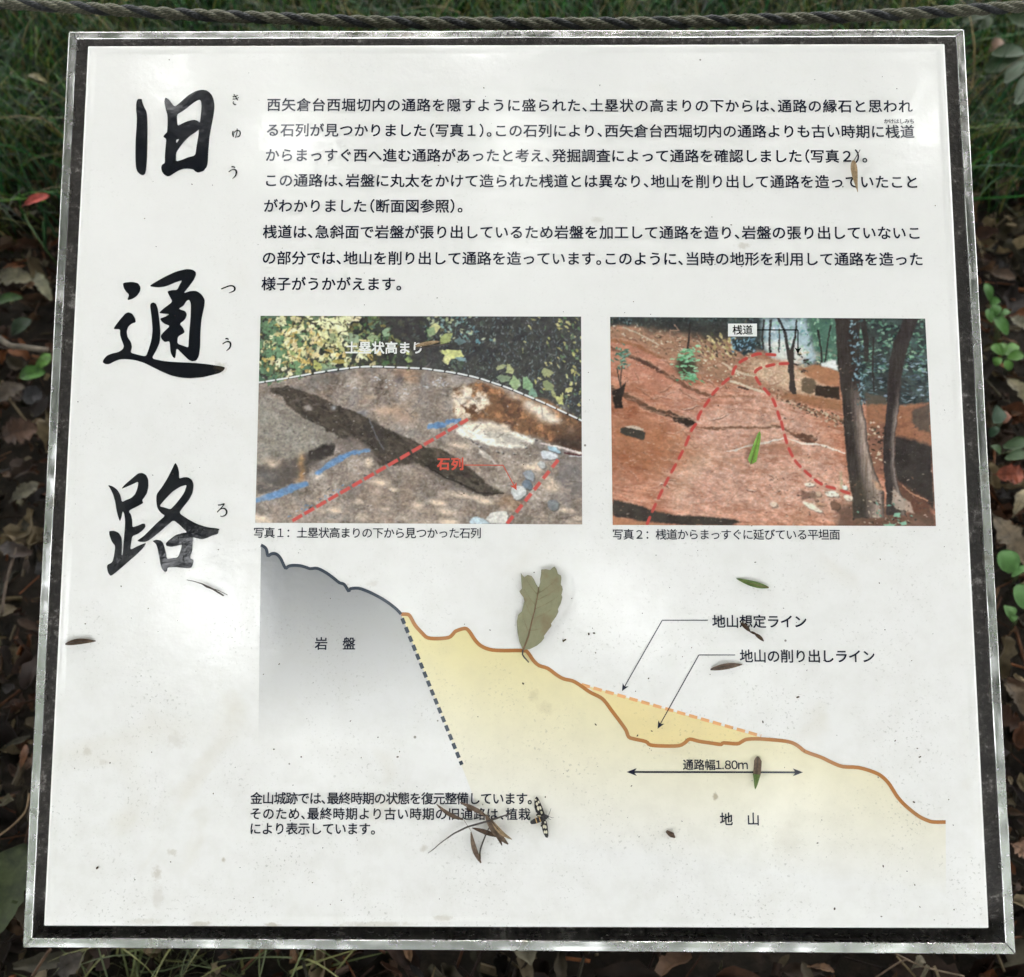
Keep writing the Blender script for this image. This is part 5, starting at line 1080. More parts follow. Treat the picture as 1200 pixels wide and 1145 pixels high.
# tiny bits of dirt
mb = MB()
bits = [(1051,104,1.6),(1096,241,1.8),(536,190,1.3),(225,216,1.4),(249,217,1.2),(338,267,1.6),(567,103,1.6),(569,113,1.2),(1034,90,1.2),(205,370,1.2),(142,687,1.6),(100,731,1.7),(183,289,1.5),(613,801,2.4),(662,750,2.4),(639,934,2.2),(698,849,1.8),(935,817,2.6),(894,846,2.0),(1037,738,1.6),(698,765,1.6),(760,795,2),(1071,940,2.3),(1078,887,2),(1075,877,1.6),(696,742,2.2),(114,1017,3),(129,894,2.4),(443,864,2),(466,887,2.2),(1118,1066,1.6),(978,1065,2.6),(1072,1037,1.6),(1035,1015,1.8),(321,878,2),(353,887,2.2),(660,751,2),(690,743,2.5),(747,862,1.8),(958,988,1.5),(963,961,1.4),(1029,911,1.4),(740,921,1.4),(1049,868,1.6),(703,100,1.2),(400,1055,1.8),(560,840,1.4),(250,930,1.4),(158,1031,1.6),(200,1010,1.6)]
bits += [(R.uniform(60, 1150), 60 + 1020 * R.random() ** .6, R.uniform(.7, 1.5)) for _ in range(190)]
for x, y, s_ in bits:
    c = P(x, y); r0 = s_ * PXU * .42; a0 = R.uniform(0, 6.28); st = R.uniform(.8, 2.2); n = 6
    ring = [(c.x + r0*st*math.cos(2*math.pi*k/n)*math.cos(a0) - r0*math.sin(2*math.pi*k/n)*math.sin(a0), c.y + r0*st*math.cos(2*math.pi*k/n)*math.sin(a0) + r0*math.sin(2*math.pi*k/n)*math.cos(a0), .00005) for k in range(n)]
    mb.add(ring + [(c.x + r0*R.uniform(-.3, .3), c.y, .00005 + r0*.8)], [(k, (k+1) % n, n) for k in range(n)] + [tuple(range(n))[::-1]])
ob = mb.build('dirt_specks', M['brown']); ob.matrix_world = BOARD; meta(ob, 'small dark specks of dirt scattered over the white plate', 'dirt', kind='stuff')

# ------------------------------------------------------------------ rope behind the board
def ropemat(col, col2):
    def f(nt, b):
        tc = nt.nodes.new('ShaderNodeTexCoord'); v = tc.outputs['UV']
        w = N(nt, 'ShaderNodeTexWave', wave_type='BANDS', bands_direction='DIAGONAL'); w.inputs['Scale'].default_value = 1.0; w.inputs['Distortion'].default_value = 2.5; w.inputs['Detail'].default_value = 2
        nt.links.new(v, w.inputs['Vector']); g = noise(nt, 900, 3, .6)
        nt.links.new(mixc(nt, w.outputs[0], col, col2), b.inputs['Base Color'])
        bump(nt, b, math_(nt, 'ADD', w.outputs[0], math_(nt, 'MULTIPLY', g.outputs[0], .5)), .9, .0007)
    return f
M['rope_olive'] = material('rope_olive', rough=.75, build=ropemat((0.040, 0.042, 0.026), (0.165, 0.155, 0.105)))
M['rope_black'] = material('rope_black', rough=.7, build=ropemat((0.008, 0.009, 0.010), (0.022, 0.024, 0.028)))
def off(px, py, dist):            # point on a pixel's ray at a given depth along the view axis
    c0, d = ray(px, py); return BOARD @ (c0 + d * dist)
RD = 0.80
key = [(-260, -22), (-120, -6), (0, 3.5), (100, 9.5), (200, 16), (300, 20.5), (450, 26), (600, 27.5), (750, 27), (900, 23), (1000, 19.5), (1100, 14), (1200, 7.5), (1320, -2), (1460, -18)]
axis = [Vector(p) for p in smooth_line([tuple(off(x, y, RD)) for x, y in key], 40)]
L_ = [0.0]
for i in range(1, len(axis)): L_.append(L_[-1] + (axis[i] - axis[i-1]).length)
PITCH = 62 * RD / FPX; RR = 14.0 * RD / FPX / 2; rs_ = RR * .54; ra = RR - rs_
rope = empty('twisted_rope', loc=axis[len(axis)//2]); meta(rope, 'olive and black twisted rope strung behind the top edge of the board', 'rope')
nS = int(L_[-1] / .0016); org = axis[len(axis)//2]
for k in range(3):
    V = []; F = []; n = 12; UVs = []
    for i in range(nS + 1):
        s_ = L_[-1] * i / nS; j = min(np.searchsorted(L_, s_), len(axis)-1); j = max(j, 1); t = (s_ - L_[j-1]) / max(L_[j]-L_[j-1], 1e-9)
        c = axis[j-1].lerp(axis[j], t); d = (axis[j]-axis[j-1]).normalized(); a = d.cross(Vector((0, 0, 1))).normalized(); b = d.cross(a)
        ph = 2*math.pi*(s_/PITCH) + k*2*math.pi/3
        cc = c + (a*math.cos(ph) + b*math.sin(ph))*ra
        for m in range(n):
            an = 2*math.pi*m/n
            rr = rs_ * (1 + .05 * math.sin(4*(an + s_*500)))
            V.append(cc + (a*math.cos(an) + b*math.sin(an))*rr - org); UVs.append((s_ * 160 , m / n * 5))
    for i in range(nS):
        for m in range(n): F.append((i*n+m, (i+1)*n+m, (i+1)*n+(m+1) % n, i*n+(m+1) % n))
    so = mk('strand', V, F, M['rope_black' if k == 0 else 'rope_olive'], rope, True)
    if k == 0: so['label'] = 'black strand of the rope'
    me = so.data; uvl = me.uv_layers.new(name='UVMap'); li = np.empty(len(me.loops), np.int32); me.loops.foreach_get('vertex_index', li)
    uvl.data.foreach_set('uv', np.array(UVs, np.float32)[li].ravel())
    bm = bmesh.new(); bm.from_mesh(me); bmesh.ops.recalc_face_normals(bm, faces=bm.faces); bm.to_mesh(me); bm.free()

mb = MB()
for i in range(170):
    j = R.randrange(5, len(axis) - 5); c = axis[j]; d = (axis[j+1] - axis[j]).normalized(); a = d.cross(Vector((0, 0, 1))).normalized(); b = d.cross(a); an = R.uniform(0, 6.28)
    rd = a*math.cos(an) + b*math.sin(an); p0 = c + rd*RR*.93; l = R.uniform(.002, .008)
    p1 = p0 + (rd*.5 + d*R.uniform(-1, 1) + Vector((R.uniform(-.3, .3),)*3))*l*.5; p2 = p1 + (rd*R.uniform(-.2, .6) + d*R.uniform(-1, 1))*l*.5
    mb.tube([p0 - org, p1 - org, p2 - org], .00012, 3)
fb = mb.build('loose_fibres', M['rope_olive'], rope); fb['kind'] = 'stuff'

# ------------------------------------------------------------------ ground, litter and grass
CAMW = cam_ob.matrix_world.translation
def gz(x, y): return 0.012*math.sin(x*7.1+1)*math.cos(y*6.3) + 0.006*math.sin(x*19+y*13)
g1 = np.sinh(np.linspace(-4.6, 4.6, 220)); g1 = g1 / g1.max() * 40
X, Y = np.meshgrid(g1, g1); Zg = 0.012*np.sin(X*7.1+1)*np.cos(Y*6.3) + 0.006*np.sin(X*19+Y*13) + NR.normal(0, .003, X.shape)
idx = np.arange(X.size).reshape(X.shape)
f = np.stack([idx[:-1, :-1], idx[:-1, 1:], idx[1:, 1:], idx[1:, :-1]], -1).reshape(-1, 4)
def soil_(nt, b):
    g = noise(nt, 60, 8, .75); g2 = noise(nt, 9, 4, .6)
    c = ramp(nt, g.outputs[0], [(0.32, (0.006, 0.0045, 0.0035)), (0.52, (0.022, 0.015, 0.010)), (0.70, (0.060, 0.040, 0.026))])
    nt.links.new(mixc(nt, g2.outputs[0], c.outputs[0], (0.016, 0.013, 0.009)), b.inputs['Base Color']); bump(nt, b, g.outputs[0], 1.0, .012)
M['soil'] = material('forest_soil', rough=.9, spec=.2, build=soil_)
ground = mk('ground', np.stack([X, Y, Zg], -1).reshape(-1, 3).tolist(), f.tolist(), M['soil'], None, True); ground['kind'] = 'structure'

def instanced_mesh(name, tmpl_v, tmpl_f, mats4, cols, mat, label, cat=None):
    """many small pieces merged into one mesh; mats4: (n,4,4), cols: (n,3)"""
    tv = np.array(tmpl_v, float); n = len(mats4); m = len(tv)
    co = np.einsum('nij,mj->nmi', mats4[:, :3, :3], tv) + mats4[:, None, :3, 3]
    f0 = np.array(tmpl_f, np.int32); k = f0.shape[1]
    F = (f0[None] + (np.arange(n) * m)[:, None, None]).reshape(-1, k)
    me = bpy.data.meshes.new(name); me.vertices.add(n*m); me.vertices.foreach_set('co', co.astype(np.float32).ravel())
    me.loops.add(F.size); me.loops.foreach_set('vertex_index', F.astype(np.int32).ravel()); me.polygons.add(len(F)); me.polygons.foreach_set('loop_start', np.arange(0, F.size, k, dtype=np.int32)); me.update(calc_edges=True)
    at = me.color_attributes.new('tint', 'FLOAT_COLOR', 'POINT'); c4 = np.ones((n, m, 4), np.float32); c4[..., :3] = np.array(cols)[:, None]; at.data.foreach_set('color', c4.ravel())
    me.materials.append(mat); o = bpy.data.objects.new(name, me); COL.objects.link(o)
    return meta(o, label, cat, kind='stuff')
def tinted(name, rough=.6, trans=0.0, scale=90.0, var=.55):
    m = bpy.data.materials.new(name); m.use_nodes = True; nt = m.node_tree; b = nt.nodes['Principled BSDF']
    a = nt.nodes.new('ShaderNodeAttribute'); a.attribute_name = 'tint'
    g = noise(nt, scale, 4, .65); gg = ramp(nt, g.outputs[0], [(.3, (1-var,)*3), (.7, (1+var*.4,)*3)])
    c = mixc(nt, 1.0, a.outputs['Color'], gg.outputs[0], 'MULTIPLY'); nt.links.new(c, b.inputs['Base Color'])
    b.inputs['Roughness'].default_value = rough; b.inputs['Specular IOR Level'].default_value = .14; bump(nt, b, g.outputs[0], .5, .002)
    if trans:
        t = nt.nodes.new('ShaderNodeBsdfTranslucent'); nt.links.new(c, t.inputs[0]); mx = nt.nodes.new('ShaderNodeMixShader'); mx.inputs[0].default_value = trans
        nt.links.new(b.outputs[0], mx.inputs[1]); nt.links.new(t.outputs[0], mx.inputs[2]); nt.links.new(mx.outputs[0], nt.nodes['Material Output'].inputs[0])
    return m
M['litter'] = tinted('dead_leaves', .65, .1, 70)
M['grass'] = tinted('grass_blades', .5, .2, 40, .3)
M['canopy'] = tinted('canopy_leaves', .5, .3, 12, .3)
def euler_mats(pos, rx, ry, rz, s3):
    n = len(pos); cx, sx, cy, sy, cz, sz = np.cos(rx), np.sin(rx), np.cos(ry), np.sin(ry), np.cos(rz), np.sin(rz)
    Rm = np.empty((n, 3, 3))
    Rm[:, 0, 0] = cy*cz; Rm[:, 0, 1] = sx*sy*cz - cx*sz; Rm[:, 0, 2] = cx*sy*cz + sx*sz
    Rm[:, 1, 0] = cy*sz; Rm[:, 1, 1] = sx*sy*sz + cx*cz; Rm[:, 1, 2] = cx*sy*sz - sx*cz
    Rm[:, 2, 0] = -sy; Rm[:, 2, 1] = sx*cy; Rm[:, 2, 2] = cx*cy
    m4 = np.zeros((n, 4, 4)); m4[:, :3, :3] = Rm * s3[:, None, :]; m4[:, :3, 3] = pos; m4[:, 3, 3] = 1; return m4
def leaf_tmpl(seg=5, curl=.18, fold=.15):
    V = []; F = []
    for i in range(seg + 1):
        t = i / seg; w = math.sin(math.pi * min(max(t, .03), .97)) ** .8 * .5
        for a in (-1, 0, 1): V.append((w*a, t - .5, abs(a)*w*fold*2 + curl*math.sin(math.pi*t)*(1) ))
    for i in range(seg):
        for k in range(2): F.append((i*3+k, i*3+k+1, (i+1)*3+k+1, (i+1)*3+k))
    return V, F
gl = G(0, 262, .05); gr = G(1200, 235, .05)      # where grass gives way to litter at the left and right edges
YL, YR = gl.y, gr.y
def grass_line(x): return np.interp(x, [gl.x, gr.x], [YL, YR])
# litter
ylo = G(600, 1145).y - .35
nlit = 15000
px_ = NR.uniform(-2.2, 2.2, nlit); py_ = NR.uniform(ylo, YL + .15, nlit)
keep = (np.abs(px_) > .26) | (py_ < -.1); px_, py_ = px_[keep], py_[keep]; n = len(px_)
big = NR.random(n) < .33
ln = np.where(big, NR.uniform(.025, .06, n), NR.uniform(.006, .026, n)); wd = ln * NR.uniform(.35, .62, n)
pal = np.array([S(c) for c in [(112,84,60), (88,66,50), (70,54,44), (128,112,84), (104,98,80), (60,44,36), (120,74,44), (92,62,44), (48,38,34), (140,124,98)]])
cols = pal[NR.integers(0, len(pal), n)] * (.10 + .72 * NR.random(n) ** 2.0)[:, None]
pos = np.stack([px_, py_, NR.uniform(.004, .04, n)], -1)
m4 = euler_mats(pos, NR.normal(0, .38, n), NR.normal(0, .38, n), NR.uniform(0, 6.28, n), np.stack([wd, ln, ln*NR.uniform(.3, 1.6, n)], -1))
def torn_tmpl(seed, seg=7):
    rr = random.Random(seed); V = []; F = []; ph = rr.uniform(0, 6)
    cut = rr.random() < .6
    for i in range(seg + 1):
        t = i / seg; w = .5 * math.sin(math.pi * min(max(t, .04), .96)) ** rr.uniform(.5, .9)
        if cut and t > .75: w = .3 * rr.uniform(.6, 1.1)
        wl, wr = w * rr.uniform(.72, 1.12), w * rr.uniform(.72, 1.12); off_ = .08 * math.sin(t * 4 + ph)
        for a, ww in ((-1, wl), (-.5, wl), (0, 0), (.5, wr), (1, wr)):
            V.append((off_ + a * ww, t - .5 + rr.uniform(-.03, .03), abs(a) * .16 + .14 * math.sin(t * 5 + ph) + rr.uniform(-.05, .05)))
    for i in range(seg):
        for k in range(4): F.append((i*5+k, i*5+k+1, (i+1)*5+k+1, (i+1)*5+k))
    return V, F
def merge(name, sets, mat, label):
    obs = [instanced_mesh(name, *s_, mat, label) for s_ in sets]; base = obs[0]
    bm = bmesh.new()
    for o_ in obs: bm.from_mesh(o_.data)
    bm.to_mesh(base.data); bm.free()
    for o_ in obs[1:]: me = o_.data; bpy.data.objects.remove(o_); bpy.data.meshes.remove(me)
    return base
NT = 8
merge('leaf_litter', [(*torn_tmpl(31 + q), m4[q::NT], cols[q::NT]) for q in range(NT)], M['litter'], 'brown dead leaves covering the dark ground around the board')
# crumbs of bark and small twigs
n = 14500; pos = np.stack([NR.uniform(-2.2, 2.2, n), NR.uniform(ylo, YL + .3, n), NR.uniform(.0, .035, n)], -1)
ln = NR.uniform(.006, .055, n) ; th_ = np.where(ln > .025, NR.uniform(.0008, .002, n), NR.uniform(.0015, .005, n))
cv = [(-1,-.5,-.6),(1,-.5,-.6),(0,-.5,.8),(-1,.5,-.6),(1,.5,-.6),(0,.5,.8)]; cf4 = [(0,1,4,3),(1,2,5,4),(2,0,3,5)]
cols = pal[NR.integers(0, len(pal), n)] * (.15 + .8 * NR.random(n) ** 1.6)[:, None]
instanced_mesh('bark_crumbs', cv, cf4, euler_mats(pos, NR.normal(0, .3, n), NR.normal(0, .3, n), NR.uniform(0, 6.28, n), np.stack([th_, ln, th_], -1)), cols, M['litter'], 'small bark bits and needles strewn over the ground')
# grass: long arching blades
def blade_tmpl(k, seg=7):
    V = []; F = []; a = 0.0; y = z = 0.0; bend = (1.0, 1.7, 2.3)[k]
    for i in range(seg + 1):
        t = i / seg; w = .5 * (1 - t) ** .6 if i < seg else 0.02
        V += [(-w, y, z), (w, y, z)]; an = math.pi/2 - bend * t; y += math.cos(an) / seg; z += math.sin(an) / seg
    for i in range(seg): F.append((2*i, 2*i+1, 2*i+3, 2*i+2))
    return V, F
gp = np.array([S(c) for c in [(40,92,34), (30,74,32), (58,92,30), (24,58,30), (78,98,36), (34,82,46), (98,100,46)]])
xl, xr_ = G(0, 0).x - .7, G(1200, 0).x + .7
top_y = G(600, 0).y
for k in range(3):
    n = 13500
    x = NR.uniform(xl, xr_, n); y = NR.uniform(min(YL, YR) - .05, top_y + .55, n)
    cl = .5 + .5*np.sin(x*11 + 3*np.sin(y*7)) * np.sin(y*9 + 2*np.sin(x*5))
    edge = np.clip((y - grass_line(x) + .05) / .16, 0, 1); kp = (NR.random(n) < (.35 + .65*cl) * edge); x, y = x[kp], y[kp]; n = len(x)
    L = NR.uniform(.12, .30, n); W_ = NR.uniform(.0016, .0038, n)
    cc = gp[NR.integers(0, len(gp), n)] * (.10 + 1.25*NR.random(n)**1.8)[:, None]
    dead = NR.random(n) < .07; cc[dead] = np.array(S((128, 112, 76))) * NR.uniform(.5, 1.0, dead.sum())[:, None]
    v, f_ = blade_tmpl(k)
    if k == 0: allm = []
    allm.append((v, f_, euler_mats(np.stack([x, y, np.zeros(n)], -1), NR.normal(0, .3, n), NR.normal(0, .3, n), NR.uniform(0, 6.28, n), np.stack([W_, L, L], -1)), cc))
merge('grass', allm, M['grass'], 'dark green arching grass growing behind and beside the board')
# grass in the lower left, just before the board
a0, a1 = G(120, 1150), G(390, 1150)
sets = []
for k in (1, 2):
    n = 75; x = NR.uniform(a0.x, a1.x, n); y = NR.uniform(a0.y - .08, a0.y + .06, n)
    v, f_ = blade_tmpl(k); cc = np.array([S((116, 116, 74)), S((96, 104, 66)), S((84, 92, 64))])[NR.integers(0, 3, n)] * NR.uniform(.5, 1, n)[:, None]
    sets.append((v, f_, euler_mats(np.stack([x, y, np.zeros(n)], -1), NR.normal(0, .5, n), NR.normal(0, .5, n), NR.uniform(0, 6.28, n), np.stack([NR.uniform(.002, .0035, n), NR.uniform(.08, .16, n), NR.uniform(.06, .12, n)], -1)), cc))
merge('grass_tuft', sets, M['grass'], 'olive grass blades poking out below the lower left edge of the board')

# single leaves that stand out on the ground
def mcol(c, v=.38):
    g = .46
    return leafy('leaf_%d_%d_%d' % c, tuple(x * v * g for x in S(c)), tuple(x * g * 1.15 for x in S(c)), .65, scale=75, spec=.2)
def gleaf(name, label, p0, p1, wpx, c, z=.045, cat='leaf', lift=.006, fold=.25, prof=None, dz=0.0, bow=0.0, group=None, rib=True):
    a, b = G(*p0, z), G(*p1, z + dz); sc = (a - CAMW).length / FPX
    mid = (a + b) / 2; mid.z = z
    o = empty(name, loc=mid); meta(o, label, cat, group)
    up = (CAMW - mid).normalized() * .5 + Vector((R.uniform(-.15, .15), R.uniform(-.15, .15), .6)); up.normalize()
    v, f = blade(a, b, wpx * sc, lift=lift, fold=fold, prof=prof, z0=0, thick=.0004, org=mid, up=up, seg=14, bow=bow if bow else (b - a).length * R.uniform(-.08, .08), ragged=.34 if name == 'dead_leaf' else .12)
    mk('leaf_blade', v, f, mcol(c), o, True)
    if rib:
        mb = MB(); d = b - a; s_ = up.cross(d.normalized()).normalized(); n_ = d.normalized().cross(s_)
        mb.tube([a + d*(i/8) + s_*bow*math.sin(math.pi*i/8) + n_*(lift*math.sin(math.pi*i/8) + .0003) - mid for i in range(-1, 9)], [.0007] + [.0006 * (1.15 - i/8) for i in range(9)], 5); mb.build('midrib', mcol(tuple(int(x*.8) for x in c)), o, True)
    return o
oval = lambda t: math.sin(math.pi * min(max(t, .02), .98)) ** .6
rnd_ = lambda t: math.sqrt(max(1 - (2*t - 1) ** 2, .004))
GL_ = [
 ('red_leaf', 'small red leaf in the grass at the upper left', (29,240), (58,229), 10, (214,96,84), rnd_),
 ('pale_leaf', 'small pale tan leaf caught in the grass at upper left', (31,90), (55,97), 6, (170,160,120), oval),
 ('dead_leaf', 'grey-green oval dead leaf at left, topmost of the litter', (-8,330), (40,327), 22, (122,116,92), oval),
 ('dead_leaf', 'pale grey-green pointed leaf touching the left rail', (43,320), (60,352), 15, (128,126,98), oval),
 ('green_leaf', 'short green leaf under the grey-green oval leaf', (-4,357), (27,349), 11, (64,96,44), oval),
 ('green_leaf', 'dark green leaf in the left litter above the grey twig', (14,392), (36,374), 16, (40,60,34), oval),
 ('green_leaf', 'bright green oval leaf just below the grey twig', (23,442), (53,436), 17, (82,130,52), oval),
 ('green_leaf', 'green leaf half hidden by the left rail beside the twig', (42,434), (58,414), 12, (96,140,58), oval),
 ('dead_leaf', 'brown-grey leaf under the bright green oval leaf', (-8,470), (29,452), 22, (98,86,74), oval),
 ('dead_leaf', 'dark slate-coloured dead leaf against the left rail', (27,466), (50,462), 24, (52,50,52), rnd_),
 ('dead_leaf', 'wide reddish-brown crumpled leaf halfway up the left side', (2,512), (44,500), 34, (92,66,50), oval),
 ('dead_leaf', 'small beige folded leaf low in the left litter', (14,586), (46,566), 18, (104,98,80), oval),
 ('dead_leaf', 'orange-brown narrow leaf above the grey-green oval leaf', (3,316), (31,311), 8, (140,86,48), oval),
 ('dead_leaf', 'dark brown leaf lying beside the lower left rail', (0,640), (38,650), 22, (62,48,40), oval),
 ('dead_leaf', 'reddish-brown upright leaf at left beside the plate bottom half', (24,900), (30,872), 9, (112,74,48), oval),
 ('broad_leaf', 'large dark green broad leaf at the lower left corner', (-28,1112), (34,990), 58, (62,72,40), oval),
 ('dead_leaf', 'grey-brown leaf under the lower left corner of the board', (66,1140), (98,1118), 26, (84,76,68), oval),
 ('dead_leaf', 'small tan leaf below the lower right rail', (950,1133), (978,1139), 8, (140,104,74), oval),
 ('dead_leaf', 'triangular pale leaf poking out below the lower right rail', (1070,1134), (1080,1120), 12, (130,120,98), oval),
 ('dead_leaf', 'pinkish tan leaf right of the lower right rail', (1187,990), (1204,1002), 22, (176,136,110), oval),
 ('dead_leaf', 'terracotta-coloured leaf at right below the seedlings', (1168,556), (1200,557), 24, (176,92,66), rnd_),
 ('dead_leaf', 'beige leaf at the right edge below the terracotta leaf', (1189,602), (1203,574), 16, (172,156,124), oval),
 ('dead_leaf', 'big grey-brown leaf at right with green leaves below it', (1166,606), (1206,662), 30, (132,116,94), oval),
 ('dead_leaf', 'tan curled leaf at the right edge above the terracotta leaf', (1180,444), (1206,478), 15, (150,140,110), oval),
 ('dead_leaf', 'pale grey leaf behind the topmost right seedling', (1186,372), (1206,386), 14, (150,144,122), oval),
 ('dead_leaf', 'dull brown leaf high on the right beside the grass', (1160,318), (1190,326), 14, (96,74,56), oval),
 ('dead_leaf', 'dusty tan leaf low on the right edge', (1178,800), (1204,842), 20, (104,86,66), oval),
 ('fallen_petal', 'pinkish brown curled leaf in the grass at upper right', (1160,60), (1178,52), 13, (176,140,116), rnd_),
]
for nm, lb, p0, p1, w, c, pf_ in GL_:
    gleaf(nm, lb, p0, p1, w, c, z=(.12 if 'broad' in nm else .15 if (p0[1] < 250 and p0[1] > 80 or nm == 'fallen_petal') else .055), prof=pf_)
o = empty('nut', loc=G(1176, 489, .05)); meta(o, 'small round pinkish nut between the seedlings at right', 'nut')
mb = MB(); mb.tube([Vector((-.009, 0, 0)), Vector((-.007, 0, 0)), Vector((-.003, 0, 0)), Vector((.002, 0, 0)), Vector((.006, 0, 0)), Vector((.009, 0, .001))], [.0015, .005, .0075, .0078, .005, .001], 12); mb.build('shell', mcol((186, 130, 108)), o, True)
# twigs on the ground
def gtwig(label, pts, w, c, z=.06):
    P3 = [G(*p, z) for p in pts]; sc = (P3[0] - CAMW).length / FPX; mid = P3[len(P3)//2].copy()
    mb = MB(); mb.tube([Vector(p) - mid for p in smooth_line([tuple(p) for p in P3], 4)], w * sc / 2, 6); o = mb.build('fallen_twig', mcol(c), None, True); o.location = mid
    meta(o, label, 'twig')
gtwig('grey twig beside the bright green leaf at left', [(-10,388),(10,404),(30,407),(56,411)], 6, (128,116,100))
gtwig('pale thin twig curving up to the left rail near the bottom', [(-10,985),(14,968),(30,950),(34,930)], 2.2, (150,124,94), .09)
gtwig('brown twig slanting below the lower left corner', [(34,1150),(52,1122),(60,1112)], 3, (112,86,64))
gtwig('long thin twig below the lower right rail', [(1040,1112),(1080,1132),(1130,1144)], 1.6, (140,120,98))
gtwig('thin upright brown twig at left below the litter leaves', [(2,720),(8,680),(20,640)], 3.4, (96,80,66))
gtwig('second thin twig below the lower right rail, forked away to the left', [(1020,1150),(1050,1130),(1064,1124)], 1.6, (128,104,82))
# seedlings with broad leaves at the right, one plant each
def plant(label, root, leaves, c, z=.10, nm='seedling'):
    b = G(*root, .0); o = empty(nm, loc=b); meta(o, label, 'plant')
    mat = mcol(c, .8); st = mcol((90, 100, 60))
    for (p0, p1, w, pf_) in leaves:
        a, t = G(*p0, z), G(*p1, z + R.uniform(-.015, .01)); sc = (a - CAMW).length / FPX
        up = (CAMW - a).normalized()*.5 + Vector((R.uniform(-.3, .3), R.uniform(-.3, .3), .6)); up.normalize()
        v, f = blade(a, t, w*sc, lift=.004, fold=.2, prof=pf_, z0=0, thick=.0004, org=b, up=up, seg=9); mk('leaf', v, f, mat, o, True)
        mb = MB(); mb.tube([Vector((0, 0, .0)), (a - b)*.5 + Vector((0, 0, .02)), a - b], [.0014, .001, .0007], 5); mb.build('stem', st, o, True)
gn = (72,118,50)
plant('seedling with narrow green leaves at the right edge, topmost of the group', (1163,420), [((1160,352),(1155,332),9,oval), ((1160,356),(1172,352),10,oval), ((1163,372),(1170,358),11,oval), ((1166,370),(1180,392),12,oval), ((1162,378),(1158,362),8,oval), ((1172,372),(1182,364),7,oval)], gn)
plant('bushy green seedling at right just under the topmost one', (1176,440), [((1176,416),(1163,404),10,oval), ((1176,416),(1172,402),10,oval), ((1178,416),(1192,404),11,oval), ((1180,420),(1200,416),12,oval), ((1174,420),(1166,428),10,oval), ((1178,422),(1184,434),9,oval)], (88,132,56))
plant('dark green roundish leaf on a stem beside the pinkish nut', (1168,505), [((1164,496),(1172,478),16,rnd_), ((1170,500),(1160,512),9,oval)], (36,66,40))
plant('low dark green plant with long blades above the terracotta leaf', (1190,545), [((1175,524),(1204,516),13,oval), ((1178,538),(1204,532),12,oval), ((1172,532),(1162,522),8,oval)], (58,84,44))
plant('round light green leaf pair under the big grey-brown leaf', (1184,690), [((1182,672),(1180,644),22,rnd_), ((1186,676),(1204,664),9,oval)], (92,138,72))
plant('light green round leaf cut by the right edge of the frame', (1200,730), [((1200,714),(1197,684),18,rnd_)], (92,136,72))
plant('smallest light green round leaf at right, lowest of the seedlings', (1184,740), [((1183,724),(1180,710),13,rnd_), ((1184,727),(1192,722),7,oval)], (90,130,68))
plant('broad shaded green leaves in the grass at upper right', (1200,80), [((1202,62),(1154,84),22,oval), ((1202,60),(1162,64),16,oval), ((1204,72),(1178,98),16,oval), ((1206,28),(1182,20),16,oval), ((1206,90),(1190,122),18,oval)], (46,68,34), z=.16, nm='broadleaf_plant')
plant('shaded green leaf behind the rope at upper right', (1150,60), [((1160,14),(1128,26),13,oval), ((1162,20),(1148,34),10,oval)], (50,68,38), z=.16, nm='broadleaf_plant')

# ------------------------------------------------------------------ trees overhead (their leaves shade the board and show in its gloss)
MIR = BOARD @ Vector((CAM_LOCAL.x, CAM_LOCAL.y, -CAM_LOCAL.z))     # the eye mirrored in the plate: which way a leaf shows in the gloss
gaps = [(248,712,60,1), (262,742,44,1), (225,690,40,.8), (190,95,38,.75), (215,60,30,.6), (352,150,36,.9), (330,180,30,.9), (590,150,26,.6), (600,195,34,.7), (750,110,30,.6), (620,285,34,.6), (1092,140,36,.9), (1095,110,30,.7), (1116,490,22,.7), (1100,330,30,.6),
        (470,800,46,.8), (370,860,46,.7), (540,860,40,.6), (750,745,46,.8), (700,700,50,.6), (860,790,40,.7), (930,930,50,.8), (900,1000,40,.6), (1137,1020,14,1), (1150,900,16,.8), (110,690,30,.6), (90,560,28,.5), (480,700,40,.5), (300,580,26,.5), (1120,760,20,.6), (130,250,26,.7), (420,330,24,.5),
        (300,30,42,.9), (560,22,44,.9), (820,30,40,.8), (1060,24,36,.8), (1142,180,24,.8), (1155,380,26,.8), (1168,620,28,.8), (1186,860,34,.9), (1192,1050,44,1), (1000,1120,46,.9), (720,1122,46,.8), (420,1120,40,.8), (170,1118,36,.8), (62,250,22,.9), (56,420,22,.8), (40,620,24,.8), (28,880,24,.8)]  # outer openings added so the steel rails reflect bright sky
Bi = BOARD.inverted()
gu = [(P(x, y).x, P(x, y).y, r * PXU, w) for x, y, r, w in gaps]
